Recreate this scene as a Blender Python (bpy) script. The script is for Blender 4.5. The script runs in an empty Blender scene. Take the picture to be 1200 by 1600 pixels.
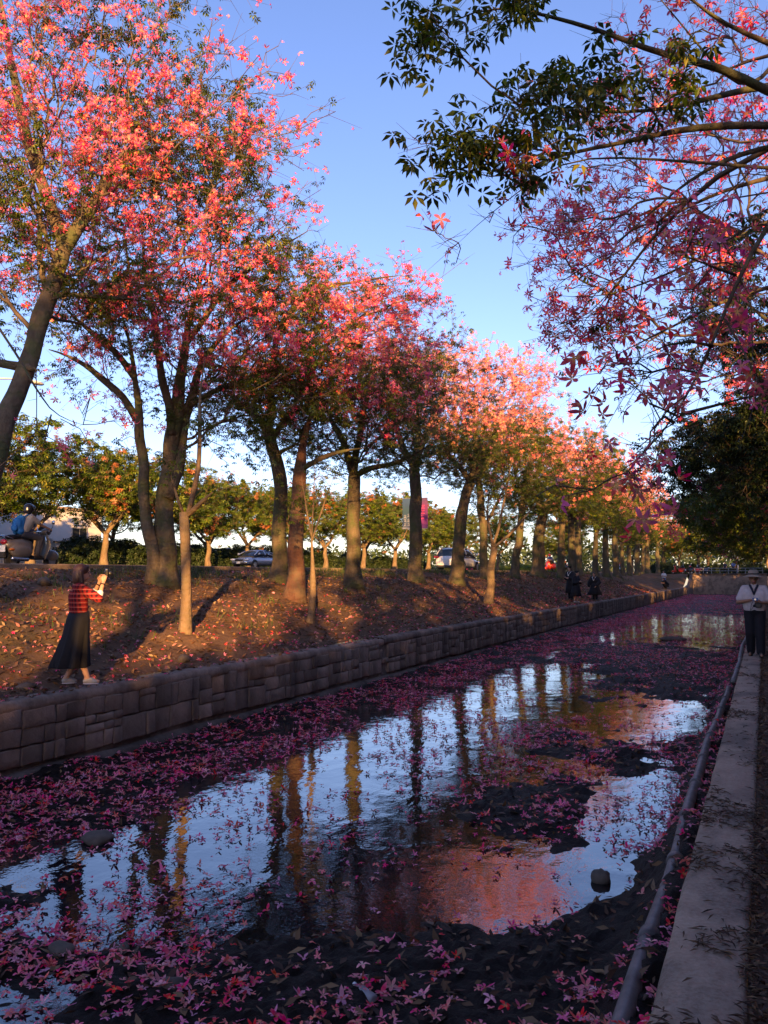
import bpy, math, random
import numpy as np
from mathutils import Vector, Matrix, Quaternion

S = bpy.context.scene
C = S.collection
R = math.radians
rng = np.random.default_rng(11)
random.seed(5)

# ------------------------------------------------------------------ camera
# x: right of the canal, y: along the canal, z: up; concrete ledge top = 0
YAW, PITCH, EYE = R(25.2), math.atan(97 / 1260), 1.6
cam_d = bpy.data.cameras.new('camera')
cam_d.sensor_fit = 'AUTO'
cam_d.sensor_width = 36
cam_d.lens = 1260 / 1600 * 36
cam_d.clip_start = 0.05
cam_d.clip_end = 3000
cam = bpy.data.objects.new('camera', cam_d)
C.objects.link(cam)
cam.location = (0, 0, EYE)
cam.rotation_euler = (math.pi / 2 + PITCH, 0, YAW)
S.camera = cam

# ------------------------------------------------------------------ sky, sun, exposure
SUN_EL, SUN_AZ = R(10.0), R(29.0)          # light travels towards (-sin az, cos az)
w = bpy.data.worlds.new('World')
S.world = w
w.use_nodes = True
nt = w.node_tree
bg = nt.nodes['Background']
sky = nt.nodes.new('ShaderNodeTexSky')
sky.sky_type = 'NISHITA'
sky.sun_disc = False
sky.sun_elevation = SUN_EL
sky.sun_rotation = math.atan2(math.sin(SUN_AZ), -math.cos(SUN_AZ))
sky.air_density = 1.0
sky.dust_density = 0.6
sky.ozone_density = 1.5
tint = nt.nodes.new('ShaderNodeMix')
tint.data_type = 'RGBA'
tint.blend_type = 'MULTIPLY'
tint.inputs[0].default_value = 1.0
tint.inputs[7].default_value = (0.86, 0.84, 1.18, 1)
nt.links.new(sky.outputs[0], tint.inputs[6])
nt.links.new(tint.outputs[2], bg.inputs[0])
bg.inputs[1].default_value = 0.096

sd = bpy.data.lights.new('sun', 'SUN')
sd.energy = 5.0
sd.angle = R(0.5)
sd.color = (1.0, 0.54, 0.18)
sun = bpy.data.objects.new('sun', sd)
C.objects.link(sun)
ld = Vector((-math.sin(SUN_AZ) * math.cos(SUN_EL), math.cos(SUN_AZ) * math.cos(SUN_EL), -math.sin(SUN_EL)))
sun.rotation_euler = ld.to_track_quat('-Z', 'Y').to_euler()

S.view_settings.view_transform = 'Standard'
S.view_settings.look = 'None'
S.view_settings.exposure = 1.72
S.view_settings.gamma = 1.0
S.view_settings.use_curve_mapping = False
S.render.engine = 'CYCLES'
S.cycles.max_bounces = 6
S.cycles.diffuse_bounces = 2
S.cycles.glossy_bounces = 3
S.cycles.transparent_max_bounces = 4
S.cycles.transmission_bounces = 3
S.cycles.caustics_reflective = False
S.cycles.caustics_refractive = False
S.cycles.use_denoising = True

# ------------------------------------------------------------------ helpers
def tag(o, label=None, cat=None, group=None, kind=None):
    if label: o['label'] = label
    if cat: o['category'] = cat
    if group: o['group'] = group
    if kind: o['kind'] = kind
    return o

def empty(name, loc=(0, 0, 0), rz=0.0, label=None, cat=None, group=None):
    o = bpy.data.objects.new(name, None)
    C.objects.link(o)
    o.location = loc
    o.rotation_euler = (0, 0, rz)
    return tag(o, label, cat, group)

def link(name, me, parent=None, loc=None, rot=None, scale=None):
    o = bpy.data.objects.new(name, me)
    C.objects.link(o)
    if parent is not None: o.parent = parent
    if loc is not None: o.location = loc
    if rot is not None: o.rotation_euler = rot
    if scale is not None: o.scale = scale
    return o

def npmesh(name, V, faces, mats, uv=None, smooth=False, midx=None):
    """V (n,3); faces: list of (m,k) int arrays; uv per vertex (n,2)"""
    me = bpy.data.meshes.new(name)
    V = np.asarray(V, np.float32)
    faces = [np.asarray(f, np.int32) for f in faces if len(f)]
    me.vertices.add(len(V))
    me.vertices.foreach_set('co', V.ravel())
    loops = np.concatenate([f.ravel() for f in faces])
    tot = np.concatenate([np.full(len(f), f.shape[1], np.int32) for f in faces])
    start = np.concatenate([[0], np.cumsum(tot)[:-1]]).astype(np.int32)
    me.loops.add(len(loops))
    me.loops.foreach_set('vertex_index', loops)
    me.polygons.add(len(tot))
    me.polygons.foreach_set('loop_start', start)
    if uv is not None:
        l = me.uv_layers.new(name='UVMap')
        l.data.foreach_set('uv', np.asarray(uv, np.float32)[loops].ravel())
    if smooth:
        me.polygons.foreach_set('use_smooth', np.ones(len(tot), bool))
    if midx is not None:
        me.polygons.foreach_set('material_index', np.asarray(midx, np.int32))
    for m in (mats if isinstance(mats, (list, tuple)) else [mats]):
        me.materials.append(m)
    me.update(calc_edges=True)
    return me

class MB:
    """collects simple shapes, builds ONE mesh"""
    def __init__(s):
        s.v, s.f, s.n = [], [], 0
    def add(s, V, F):
        V = np.asarray(V, float)
        s.v.append(V)
        for q in F: s.f.append(tuple(int(i) + s.n for i in q))
        s.n += len(V)
        return s
    def box(s, c, d, rot=None, bev=0.0):
        x, y, z = d[0] / 2, d[1] / 2, d[2] / 2
        if bev <= 0:
            V = np.array([[i, j, k] for i in (-x, x) for j in (-y, y) for k in (-z, z)])
            F = [(0, 1, 3, 2), (4, 6, 7, 5), (0, 4, 5, 1), (2, 3, 7, 6), (0, 2, 6, 4), (1, 5, 7, 3)]
        else:
            b = min(bev, x * .9, y * .9, z * .9)
            V, F = [], []
            idx = {}
            for i in (-1, 1):
                for j in (-1, 1):
                    for k in (-1, 1):
                        for a in range(3):
                            p = [i * (x - b), j * (y - b), k * (z - b)]
                            p[a] = (i, j, k)[a] * (x, y, z)[a]
                            idx[(i, j, k, a)] = len(V)
                            V.append(p)
            for a in range(3):
                o = [q for q in range(3) if q != a]
                for sg in (-1, 1):
                    q = []
                    for (m, n_) in ((-1, -1), (1, -1), (1, 1), (-1, 1)):
                        t = [0, 0, 0]; t[a] = sg; t[o[0]] = m; t[o[1]] = n_
                        q.append(idx[(*t, a)])
                    F.append(tuple(q))
            for a in range(3):
                o = [q for q in range(3) if q != a]
                for m in (-1, 1):
                    for n_ in (-1, 1):
                        t0 = [0, 0, 0]; t1 = [0, 0, 0]
                        t0[a] = -1; t1[a] = 1
                        for t in (t0, t1): t[o[0]] = m; t[o[1]] = n_
                        F.append((idx[(*t0, o[0])], idx[(*t1, o[0])], idx[(*t1, o[1])], idx[(*t0, o[1])]))
            for i in (-1, 1):
                for j in (-1, 1):
                    for k in (-1, 1):
                        F.append(tuple(idx[(i, j, k, a)] for a in range(3)))
            V = np.array(V)
        if rot is not None:
            V = V @ np.array(rot.to_3x3() if hasattr(rot, 'to_3x3') else rot).T
        return s.add(V + np.array(c), F)
    def tube(s, pts, rad, k=8, cap=True):
        pts = np.asarray(pts, float)
        n = len(pts)
        rad = np.broadcast_to(np.asarray(rad, float), (n,))
        T = np.gradient(pts, axis=0)
        T /= np.linalg.norm(T, axis=1)[:, None] + 1e-9
        ref = np.array([0, 0, 1.]) if abs(T[:, 2]).mean() < .8 else np.array([1., 0, 0])
        U = np.cross(T, ref); U /= np.linalg.norm(U, axis=1)[:, None] + 1e-9
        W = np.cross(T, U)
        a = np.arange(k) * 2 * math.pi / k
        V = (pts[:, None] + rad[:, None, None] * (np.cos(a)[None, :, None] * U[:, None] + np.sin(a)[None, :, None] * W[:, None])).reshape(-1, 3)
        F = [(i * k + j, i * k + (j + 1) % k, (i + 1) * k + (j + 1) % k, (i + 1) * k + j) for i in range(n - 1) for j in range(k)]
        if cap:
            F.append(tuple(range(k - 1, -1, -1))); F.append(tuple((n - 1) * k + j for j in range(k)))
        return s.add(V, F)
    def loft(s, rings, cap=True):
        rings = [np.asarray(r, float) for r in rings]
        k = len(rings[0]); n = len(rings)
        F = [(i * k + j, i * k + (j + 1) % k, (i + 1) * k + (j + 1) % k, (i + 1) * k + j) for i in range(n - 1) for j in range(k)]
        if cap:
            F.append(tuple(range(k - 1, -1, -1))); F.append(tuple((n - 1) * k + j for j in range(k)))
        return s.add(np.concatenate(rings), F)
    def ball(s, c, r, seg=14, ring=9, rot=None):
        r = np.broadcast_to(np.asarray(r, float), (3,))
        V = [[0, 0, 1.]]
        for i in range(1, ring):
            t = math.pi * i / ring
            for j in range(seg):
                p = 2 * math.pi * j / seg
                V.append([math.sin(t) * math.cos(p), math.sin(t) * math.sin(p), math.cos(t)])
        V.append([0, 0, -1.])
        F = [(0, 1 + j, 1 + (j + 1) % seg) for j in range(seg)]
        for i in range(ring - 2):
            for j in range(seg):
                a = 1 + i * seg
                F.append((a + j, a + seg + j, a + seg + (j + 1) % seg, a + (j + 1) % seg))
        a = 1 + (ring - 2) * seg
        F += [(a + j, a + seg, a + (j + 1) % seg) for j in range(seg)]
        V = np.array(V) * r
        if rot is not None: V = V @ np.array(rot.to_3x3() if hasattr(rot, 'to_3x3') else rot).T
        return s.add(V + np.array(c), F)
    def cap(s, p0, r0, p1, r1, k=14):
        """tapered capsule with round ends, closed"""
        p0, p1 = np.array(p0, float), np.array(p1, float)
        t = p1 - p0; L = np.linalg.norm(t) + 1e-9; t /= L
        pts, rr = [], []
        for a in np.linspace(-80, 0, 5):
            pts.append(p0 + t * r0 * math.sin(R(a))); rr.append(r0 * math.cos(R(a)))
        for a in np.linspace(0, 80, 5):
            pts.append(p1 + t * r1 * math.sin(R(a))); rr.append(r1 * math.cos(R(a)))
        pts = np.array(pts); rr = np.array(rr)
        ref = np.array([0, 0, 1.]) if abs(t[2]) < .8 else np.array([1., 0, 0])
        u = np.cross(t, ref); u /= np.linalg.norm(u); w_ = np.cross(t, u)
        a = np.arange(k) * 2 * math.pi / k
        V = (pts[:, None] + rr[:, None, None] * (np.cos(a)[None, :, None] * u + np.sin(a)[None, :, None] * w_)).reshape(-1, 3)
        n = len(pts)
        F = [(i * k + j, i * k + (j + 1) % k, (i + 1) * k + (j + 1) % k, (i + 1) * k + j) for i in range(n - 1) for j in range(k)]
        F.append(tuple(range(k - 1, -1, -1))); F.append(tuple((n - 1) * k + j for j in range(k)))
        return s.add(V, F)
    def mesh(s, name, m, smooth=False):
        me = bpy.data.meshes.new(name)
        me.from_pydata(np.concatenate(s.v).tolist(), [], s.f)
        for q in (m if isinstance(m, (list, tuple)) else [m]): me.materials.append(q)
        if smooth: me.polygons.foreach_set('use_smooth', np.ones(len(me.polygons), bool))
        return me
    def build(s, name, m, parent=None, smooth=False):
        return link(name, s.mesh(name, m, smooth), parent)
    def blob(s, name, m, parent=None, voxel=.012, sm=4):
        """union of the closed shapes as one continuous smooth skin"""
        o = link(name, s.mesh(name, m, True), parent)
        md = o.modifiers.new('Remesh', 'REMESH'); md.mode = 'VOXEL'; md.voxel_size = voxel; md.use_smooth_shade = True
        if sm:
            q = o.modifiers.new('Smooth', 'SMOOTH'); q.iterations = sm; q.factor = .5
        return o

def auto_smooth(o, ang=40):
    me = o.data
    me.polygons.foreach_set('use_smooth', np.ones(len(me.polygons), bool))
    try: me.set_sharp_from_angle(angle=R(ang))
    except Exception: pass
    return o

def vnoise(x, y, seed=0):
    x = np.asarray(x, float); y = np.asarray(y, float)
    xi = np.floor(x).astype(np.int64); yi = np.floor(y).astype(np.int64)
    fx = x - xi; fy = y - yi
    fx = fx * fx * (3 - 2 * fx); fy = fy * fy * (3 - 2 * fy)
    def h(a, b):
        n = (a * 374761393 + b * 668265263 + seed * 1442695041) & 0xffffffff
        n = ((n ^ (n >> 13)) * 1274126177) & 0xffffffff
        return ((n ^ (n >> 16)) & 0xffff) / 65535.0
    return (h(xi, yi) * (1 - fx) + h(xi + 1, yi) * fx) * (1 - fy) + (h(xi, yi + 1) * (1 - fx) + h(xi + 1, yi + 1) * fx) * fy

def fbm(x, y, seed=0, o=4):
    s, a, t = 0, 1, 0
    for i in range(o):
        s = s + a * vnoise(x * 2 ** i, y * 2 ** i, seed + i * 17); t += a; a *= .5
    return s / t

def sstep(a, b, x):
    t = np.clip((x - a) / (b - a), 0, 1)
    return t * t * (3 - 2 * t)

# ------------------------------------------------------------------ materials
class NT:
    def __init__(s, name):
        s.m = bpy.data.materials.new(name); s.m.use_nodes = True
        s.t = s.m.node_tree; s.p = s.t.nodes['Principled BSDF']; s.out = s.t.nodes['Material Output']
    def n(s, typ, **kw):
        x = s.t.nodes.new(typ)
        for k, v in kw.items(): setattr(x, k, v)
        return x
    def l(s, a, b): s.t.links.new(a, b)
    def noise(s, scale, detail=4, rough=.6, vec=None, coord='Object', stretch=None):
        x = s.n('ShaderNodeTexNoise'); x.inputs['Scale'].default_value = scale
        x.inputs['Detail'].default_value = detail; x.inputs['Roughness'].default_value = rough
        c = s.n('ShaderNodeTexCoord'); v = c.outputs[coord]
        if stretch:
            mp = s.n('ShaderNodeMapping'); mp.inputs['Scale'].default_value = stretch
            s.l(v, mp.inputs[0]); v = mp.outputs[0]
        s.l(v, x.inputs['Vector'])
        return x.outputs[0]
    def ramp(s, fac, stops):
        x = s.n('ShaderNodeValToRGB'); e = x.color_ramp.elements
        while len(e) < len(stops): e.new(.5)
        for q, (p, c) in zip(e, stops):
            q.position = p; q.color = (*c, 1) if len(c) == 3 else c
        s.l(fac, x.inputs[0]); return x.outputs[0]
    def mix(s, f, a, b, mode='MIX'):
        x = s.n('ShaderNodeMix', data_type='RGBA', blend_type=mode)
        for i, v in ((0, f), (6, a), (7, b)):
            if isinstance(v, (int, float)): x.inputs[i].default_value = v
            elif isinstance(v, tuple): x.inputs[i].default_value = (*v, 1)
            else: s.l(v, x.inputs[i])
        return x.outputs[2]
    def math(s, op, a, b=0.0):
        x = s.n('ShaderNodeMath', operation=op)
        for i, v in ((0, a), (1, b)):
            if isinstance(v, (int, float)): x.inputs[i].default_value = v
            else: s.l(v, x.inputs[i])
        return x.outputs[0]
    def bump(s, h, strength=.5, dist=.02):
        x = s.n('ShaderNodeBump'); x.inputs['Strength'].default_value = strength; x.inputs['Distance'].default_value = dist
        s.l(h, x.inputs['Height']); s.l(x.outputs[0], s.p.inputs['Normal']); return x
    def col(s, c):
        if isinstance(c, tuple): s.p.inputs['Base Color'].default_value = (*c, 1)
        else: s.l(c, s.p.inputs['Base Color'])
        return s
    def set(s, rough=.6, metal=0.0, spec=.5, **kw):
        s.p.inputs['Roughness'].default_value = rough; s.p.inputs['Metallic'].default_value = metal
        s.p.inputs['Specular IOR Level'].default_value = spec
        return s.m

def plain(name, c, rough=.6, metal=0.0, var=.12, scale=12, spec=.5, bump=0.0):
    k = NT(name)
    f = k.noise(scale)
    k.col(k.ramp(f, [(.3, tuple(x * (1 - var) for x in c)), (.7, tuple(min(1, x * (1 + var)) for x in c))]))
    if bump: k.bump(f, bump, .01)
    return k.set(rough, metal, spec)

def leafy(name, stops, hue, trans=.35, rough=.6, sat=.15, grad=True):
    """thin leaf or petal: colour runs along the piece (uv.x), differs per piece (uv.y)"""
    k = NT(name)
    uv = k.n('ShaderNodeUVMap'); sp = k.n('ShaderNodeSeparateXYZ'); k.l(uv.outputs[0], sp.inputs[0])
    oi = k.n('ShaderNodeObjectInfo')
    rnd = k.math('FRACT', k.math('ADD', sp.outputs[1], oi.outputs['Random']))
    c = k.ramp(sp.outputs[0], stops) if grad else k.ramp(rnd, stops)
    hs = k.n('ShaderNodeHueSaturation'); k.l(c, hs.inputs['Color'])
    k.l(k.math('ADD', k.math('MULTIPLY', rnd, hue), .5 - hue / 2), hs.inputs['Hue'])
    r2 = k.math('FRACT', k.math('MULTIPLY', rnd, 7.31))
    k.l(k.math('ADD', k.math('MULTIPLY', r2, .6), .70), hs.inputs['Value'])
    k.l(k.math('ADD', k.math('MULTIPLY', k.math('FRACT', k.math('MULTIPLY', rnd, 3.77)), sat * 2), 1 - sat), hs.inputs['Saturation'])
    k.l(hs.outputs[0], k.p.inputs['Base Color'])
    tr = k.n('ShaderNodeBsdfTranslucent'); k.l(hs.outputs[0], tr.inputs[0])
    mx = k.n('ShaderNodeMixShader'); mx.inputs[0].default_value = trans
    k.l(k.p.outputs[0], mx.inputs[1]); k.l(tr.outputs[0], mx.inputs[2]); k.l(mx.outputs[0], k.out.inputs[0])
    return k.set(rough, 0, .35)

M = {}
M['petal'] = leafy('petal', [(0, (.80, .55, .16)), (.20, (.80, .27, .18)), (.5, (.76, .092, .195)), (1, (.80, .14, .27))], .07, .40)
M['petal_pale'] = leafy('pale_petal', [(0, (.80, .60, .22)), (.25, (.82, .38, .24)), (.55, (.80, .19, .20)), (1, (.82, .27, .28))], .08, .40)
M['fallen'] = leafy('fallen_petal', [(0, (.70, .34, .16)), (.25, (.78, .18, .22)), (.6, (.76, .10, .18)), (1, (.82, .26, .32))], .06, .12, .6, .3)
M['leaf'] = leafy('leaf', [(0, (.045, .085, .014)), (.45, (.07, .115, .018)), (.8, (.10, .135, .02)), (.95, (.22, .19, .03))], .03, .30, .42, grad=False)
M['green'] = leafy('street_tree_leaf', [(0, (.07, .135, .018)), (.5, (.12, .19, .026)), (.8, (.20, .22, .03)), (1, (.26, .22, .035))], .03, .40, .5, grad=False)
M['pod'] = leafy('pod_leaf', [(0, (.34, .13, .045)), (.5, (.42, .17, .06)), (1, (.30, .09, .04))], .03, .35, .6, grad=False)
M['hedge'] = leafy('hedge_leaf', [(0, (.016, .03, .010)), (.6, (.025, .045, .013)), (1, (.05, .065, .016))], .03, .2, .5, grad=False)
M['litter'] = leafy('leaf_litter', [(0, (.08, .042, .024)), (.45, (.15, .078, .042)), (.72, (.24, .13, .068)), (.88, (.32, .19, .10)), (1, (.42, .13, .15))], .03, .1, .75, grad=False)
M['twiglitter'] = leafy('dry_litter', [(0, (.05, .026, .015)), (.6, (.12, .062, .034)), (1, (.22, .125, .066))], .02, .05, .8, grad=False)
M['grass'] = leafy('grass_blade', [(0, (.035, .06, .014)), (.6, (.06, .095, .02)), (1, (.12, .12, .035))], .03, .25, .6, grad=False)

def bark(name, c1, c2, c3, lich):
    k = NT(name)
    f = k.noise(5, 6, .65, stretch=(1, 1, .35)); g = k.noise(2.2, 4, .6); h = k.noise(26, 4, .7, stretch=(1, 1, .5))
    base = k.ramp(f, [(.28, c1), (.5, c2), (.75, c3)])
    m = k.mix(k.ramp(g, [(.46, (0, 0, 0)), (.64, (1, 1, 1))]), base, lich)
    k.col(m)
    wv = k.n('ShaderNodeTexWave', bands_direction='Z'); wv.inputs['Scale'].default_value = 2.6; wv.inputs['Distortion'].default_value = 6
    wv.inputs['Detail'].default_value = 3; wv.inputs['Detail Scale'].default_value = 2
    tc = k.n('ShaderNodeTexCoord'); k.l(tc.outputs['Object'], wv.inputs[0])
    k.bump(k.math('ADD', k.math('MULTIPLY', wv.outputs['Fac'], .25), k.math('ADD', k.math('MULTIPLY', f, .9), k.math('MULTIPLY', h, .5))), .9, .035)
    return k.set(.85, 0, .25)
M['bark'] = bark('silk_floss_bark', (.045, .032, .021), (.10, .075, .048), (.165, .13, .085), (.075, .082, .032))
M['bark_red'] = bark('reddish_bark', (.06, .028, .019), (.125, .058, .038), (.18, .095, .062), (.11, .078, .05))
M['bark_pale'] = bark('sapling_bark', (.09, .058, .036), (.17, .115, .07), (.26, .185, .12), (.15, .115, .065))
M['twig'] = plain('twig_bark', (.10, .068, .042), .8, var=.35, scale=6)
M['wood_red'] = plain('bare_wood', (.26, .09, .06), .8, var=.3)

k = NT('concrete')
f = k.noise(3, 8, .7); g = k.noise(45, 5, .7); st = k.noise(1.3, 5, .65, stretch=(1, .6, 1))
c = k.ramp(f, [(.25, (.23, .14, .09)), (.5, (.47, .31, .20)), (.75, (.58, .395, .265))])
c = k.mix(k.math('MULTIPLY', k.ramp(st, [(.46, (0, 0, 0)), (.60, (1, 1, 1))]), .8), c, (.12, .075, .048))
c = k.mix(.35, c, k.ramp(g, [(.3, (.06, .05, .04)), (.6, (.36, .31, .26))]))
k.col(c); k.bump(k.math('ADD', f, k.math('MULTIPLY', g, .6)), .7, .012)
M['concrete'] = k.set(.9, 0, .2)

def stone_mat(name, a, b, c_):
    k = NT(name)
    oi = k.n('ShaderNodeObjectInfo')
    f = k.noise(7, 7, .7); g = k.noise(1.4, 5, .65, coord='Object'); h = k.noise(60, 3, .7)
    c = k.ramp(f, [(.25, a), (.5, b), (.78, c_)])
    c = k.mix(k.math('MULTIPLY', k.ramp(g, [(.45, (0, 0, 0)), (.66, (1, 1, 1))]), .6), c, (.085, .066, .052))
    hs = k.n('ShaderNodeHueSaturation'); k.l(c, hs.inputs['Color'])
    gp = k.n('ShaderNodeNewGeometry'); mp = k.n('ShaderNodeMapping'); mp.inputs['Scale'].default_value = (1, 1.6, .25); k.l(gp.outputs['Position'], mp.inputs[0])
    sn = k.n('ShaderNodeTexNoise'); sn.inputs['Scale'].default_value = 1.4; sn.inputs['Detail'].default_value = 5; k.l(mp.outputs[0], sn.inputs['Vector'])
    sepz = k.n('ShaderNodeSeparateXYZ'); k.l(gp.outputs['Position'], sepz.inputs[0])
    wet = k.ramp(k.math('ADD', k.math('ADD', sepz.outputs[2], 1.0), k.math('MULTIPLY', sn.outputs[0], .25)), [(.22, (.55, .55, .55)), (.42, (1, 1, 1))])
    strk = k.ramp(sn.outputs[0], [(.36, (.55, .55, .55)), (.56, (1, 1, 1))])
    k.l(k.math('MULTIPLY', k.math('MULTIPLY', k.math('ADD', k.math('MULTIPLY', oi.outputs['Random'], .5), .78), wet), strk), hs.inputs['Value'])
    k.l(hs.outputs[0], k.p.inputs['Base Color'])
    k.bump(k.math('ADD', f, k.math('MULTIPLY', h, .4)), .8, .02)
    return k.set(.92, 0, .2)
M['stone'] = stone_mat('wall_stone', (.19, .13, .098), (.30, .213, .16), (.40, .29, .22))
M['mortar'] = stone_mat('wall_mortar', (.13, .095, .077), (.20, .148, .118), (.27, .205, .165))

k = NT('bank_soil')
f = k.noise(1.1, 8, .7); g = k.noise(18, 6, .75); gr = k.noise(.42, 5, .6)
c = k.ramp(f, [(.28, (.085, .048, .028)), (.5, (.18, .102, .058)), (.72, (.27, .16, .088))])
c = k.mix(.45, c, k.ramp(g, [(.3, (.035, .022, .015)), (.6, (.18, .105, .065)), (.75, (.30, .18, .11))]))
c = k.mix(k.math('MULTIPLY', k.ramp(gr, [(.55, (0, 0, 0)), (.68, (1, 1, 1))]), .6), c, (.055, .06, .018))
k.col(c); k.bump(g, .9, .05)
M['soil'] = k.set(.95, 0, .15)

k = NT('path_soil')
f = k.noise(2.2, 8, .7); g = k.noise(30, 6, .75)
c = k.mix(.5, k.ramp(f, [(.3, (.10, .062, .042)), (.7, (.22, .14, .095))]), k.ramp(g, [(.3, (.06, .038, .027)), (.7, (.25, .16, .11))]))
k.col(c); k.bump(g, .9, .03)
M['path'] = k.set(.95, 0, .15)

k = NT('mud')
f = k.noise(4, 8, .7); g = k.noise(24, 6, .75)
k.col(k.mix(.5, k.ramp(f, [(.3, (.007, .0045, .0038)), (.7, (.022, .014, .010))]), k.ramp(g, [(.35, (.006, .004, .003)), (.75, (.036, .023, .016))])))
k.bump(k.math('ADD', f, g), 1.0, .05)
M['mud'] = k.set(.6, 0, .18)

k = NT('canal_water')
k.col((.006, .006, .010))
a = k.noise(5.5, 3, .5, coord='Object', stretch=(1.0, .55, 1)); b = k.noise(1.2, 2, .5, coord='Object')
d_ = k.noise(26, 2, .5, coord='Object', stretch=(.7, 1, 1))
h = k.math('ADD', k.math('MULTIPLY', a, k.math('MULTIPLY', k.ramp(b, [(.42, (.12, .12, .12)), (.66, (1, 1, 1))]), 1.0)), k.math('MULTIPLY', d_, .10))
k.bump(h, .22, .03)
k.p.inputs['IOR'].default_value = 1.95
M['water'] = k.set(.015, 0, .5)

k = NT('asphalt'); f = k.noise(3, 6, .7); g = k.noise(90, 3, .7)
k.col(k.ramp(f, [(.3, (.035, .035, .037)), (.7, (.07, .068, .066))])); k.bump(g, .4, .01)
M['asphalt'] = k.set(.85, 0, .3)
M['paint_line'] = plain('road_paint', (.62, .60, .55), .7, var=.2)
M['verge'] = plain('verge_grass', (.055, .06, .02), .95, var=.5, scale=2, spec=.1, bump=.5)
M['pvc'] = plain('grey_pipe', (.125, .10, .092), .5, var=.55, scale=7, bump=.25)
M['pvc_pale'] = plain('pale_pipe', (.25, .23, .22), .6, var=.3, scale=9)
M['rock'] = plain('rock', (.10, .075, .055), .85, var=.4, scale=6, bump=.6)
M['white_wall'] = plain('pale_render', (.66, .62, .60), .9, var=.08, scale=.6)
M['window_glass'] = plain('window_glass', (.03, .035, .04), .12, var=.1)
M['black'] = plain('black_cloth', (.005, .0045, .007), .85, var=.35, scale=20, bump=.3)
M['gown'] = plain('gown_cloth', (.006, .0055, .009), .8, var=.3, scale=9, bump=.3)
M['trousers'] = plain('dark_trousers', (.007, .0065, .011), .85, var=.3, scale=14, bump=.3)
M['skin'] = plain('skin', (.46, .25, .16), .55, var=.1, scale=18)
M['skin_tan'] = plain('tanned_skin', (.34, .17, .10), .55, var=.12, scale=18)
M['hair'] = plain('brown_hair', (.05, .02, .013), .5, var=.4, scale=40, bump=.4)
M['hair_dark'] = plain('dark_hair', (.012, .010, .010), .5, var=.4, scale=40)
M['polo'] = plain('pale_polo', (.58, .50, .50), .85, var=.08, scale=24, bump=.25)
M['white_cloth'] = plain('white_cloth', (.75, .72, .70), .85, var=.06)
M['navy'] = plain('navy_trim', (.02, .025, .05), .8)
M['shoe'] = plain('pale_canvas_shoe', (.36, .33, .29), .8, var=.1)
M['shoe_dark'] = plain('dark_shoe', (.035, .028, .024), .6)
M['hat'] = plain('beige_hat', (.30, .24, .18), .9, var=.15, bump=.3)
M['camera_black'] = plain('camera_black', (.014, .014, .015), .4)
M['phone_blue'] = plain('blue_plastic', (.03, .10, .30), .35)
M['silver_bit'] = plain('silver_metal', (.6, .6, .6), .3, 1.0)
M['denim'] = plain('dark_denim', (.05, .05, .062), .9, var=.25, scale=30)
M['beige_shirt'] = plain('beige_shirt', (.45, .36, .27), .9, var=.1, bump=.2)
M['backpack'] = plain('blue_backpack', (.015, .14, .36), .7, var=.2, bump=.3)
M['helmet'] = plain('helmet', (.014, .015, .022), .2, var=.1)
M['scooter_body'] = plain('scooter_paint', (.17, .145, .125), .3, var=.08)
M['chrome'] = plain('chrome', (.7, .7, .72), .12, 1.0)
M['mirror'] = plain('mirror_glass', (.75, .8, .9), .03, 1.0)
M['rubber'] = plain('rubber', (.018, .017, .017), .85)
M['rim'] = plain('alloy_rim', (.38, .38, .40), .35, .9)
M['tail_red'] = plain('tail_lamp', (.35, .015, .03), .15)
M['orange_lens'] = plain('orange_lens', (.65, .16, .02), .2)
M['lens'] = plain('headlamp_lens', (.65, .67, .70), .08, .3)
M['plate'] = plain('number_plate', (.66, .66, .64), .5)
M['car_silver'] = plain('silver_paint', (.36, .40, .47), .25, .55, var=.03)
M['car_white'] = plain('white_paint', (.72, .71, .70), .22, var=.03)
M['car_dark'] = plain('dark_paint', (.03, .03, .036), .2, var=.05)
M['car_glass'] = plain('car_glass', (.015, .02, .028), .05, var=.05)
M['black_trim'] = plain('black_trim', (.015, .015, .016), .5)
M['red_paint'] = plain('red_paint', (.42, .03, .02), .3)
M['orange_cloth'] = plain('orange_cloth', (.70, .16, .04), .8)
M['pink_cloth'] = plain('pink_cloth', (.55, .05, .14), .85)
M['blue_cloth'] = plain('blue_cloth', (.10, .14, .30), .85)
M['grey_metal'] = plain('grey_metal', (.30, .30, .31), .5, .4)
M['lamp_white'] = plain('lamp_head', (.62, .58, .52), .5)

k = NT('plaid')
tc = k.n('ShaderNodeTexCoord'); sp = k.n('ShaderNodeSeparateXYZ'); k.l(tc.outputs['Object'], sp.inputs[0])
def stripe(o, fr, ph, wd):
    return k.math('LESS_THAN', k.math('FRACT', k.math('ADD', k.math('MULTIPLY', o, fr), ph)), wd)
sx = stripe(k.math('ADD', sp.outputs[0], k.math('MULTIPLY', sp.outputs[1], .9)), 17, .1, .45)
sz = stripe(sp.outputs[2], 17, .2, .45)
c = k.mix(k.math('MULTIPLY', k.math('ADD', sx, sz), .5), (.30, .022, .022), (.035, .008, .014))
c = k.mix(k.math('MULTIPLY', stripe(sp.outputs[2], 17, .6, .12), .5), c, (.5, .25, .2))
k.col(c); M['plaid'] = k.set(.9, 0, .15)
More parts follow.
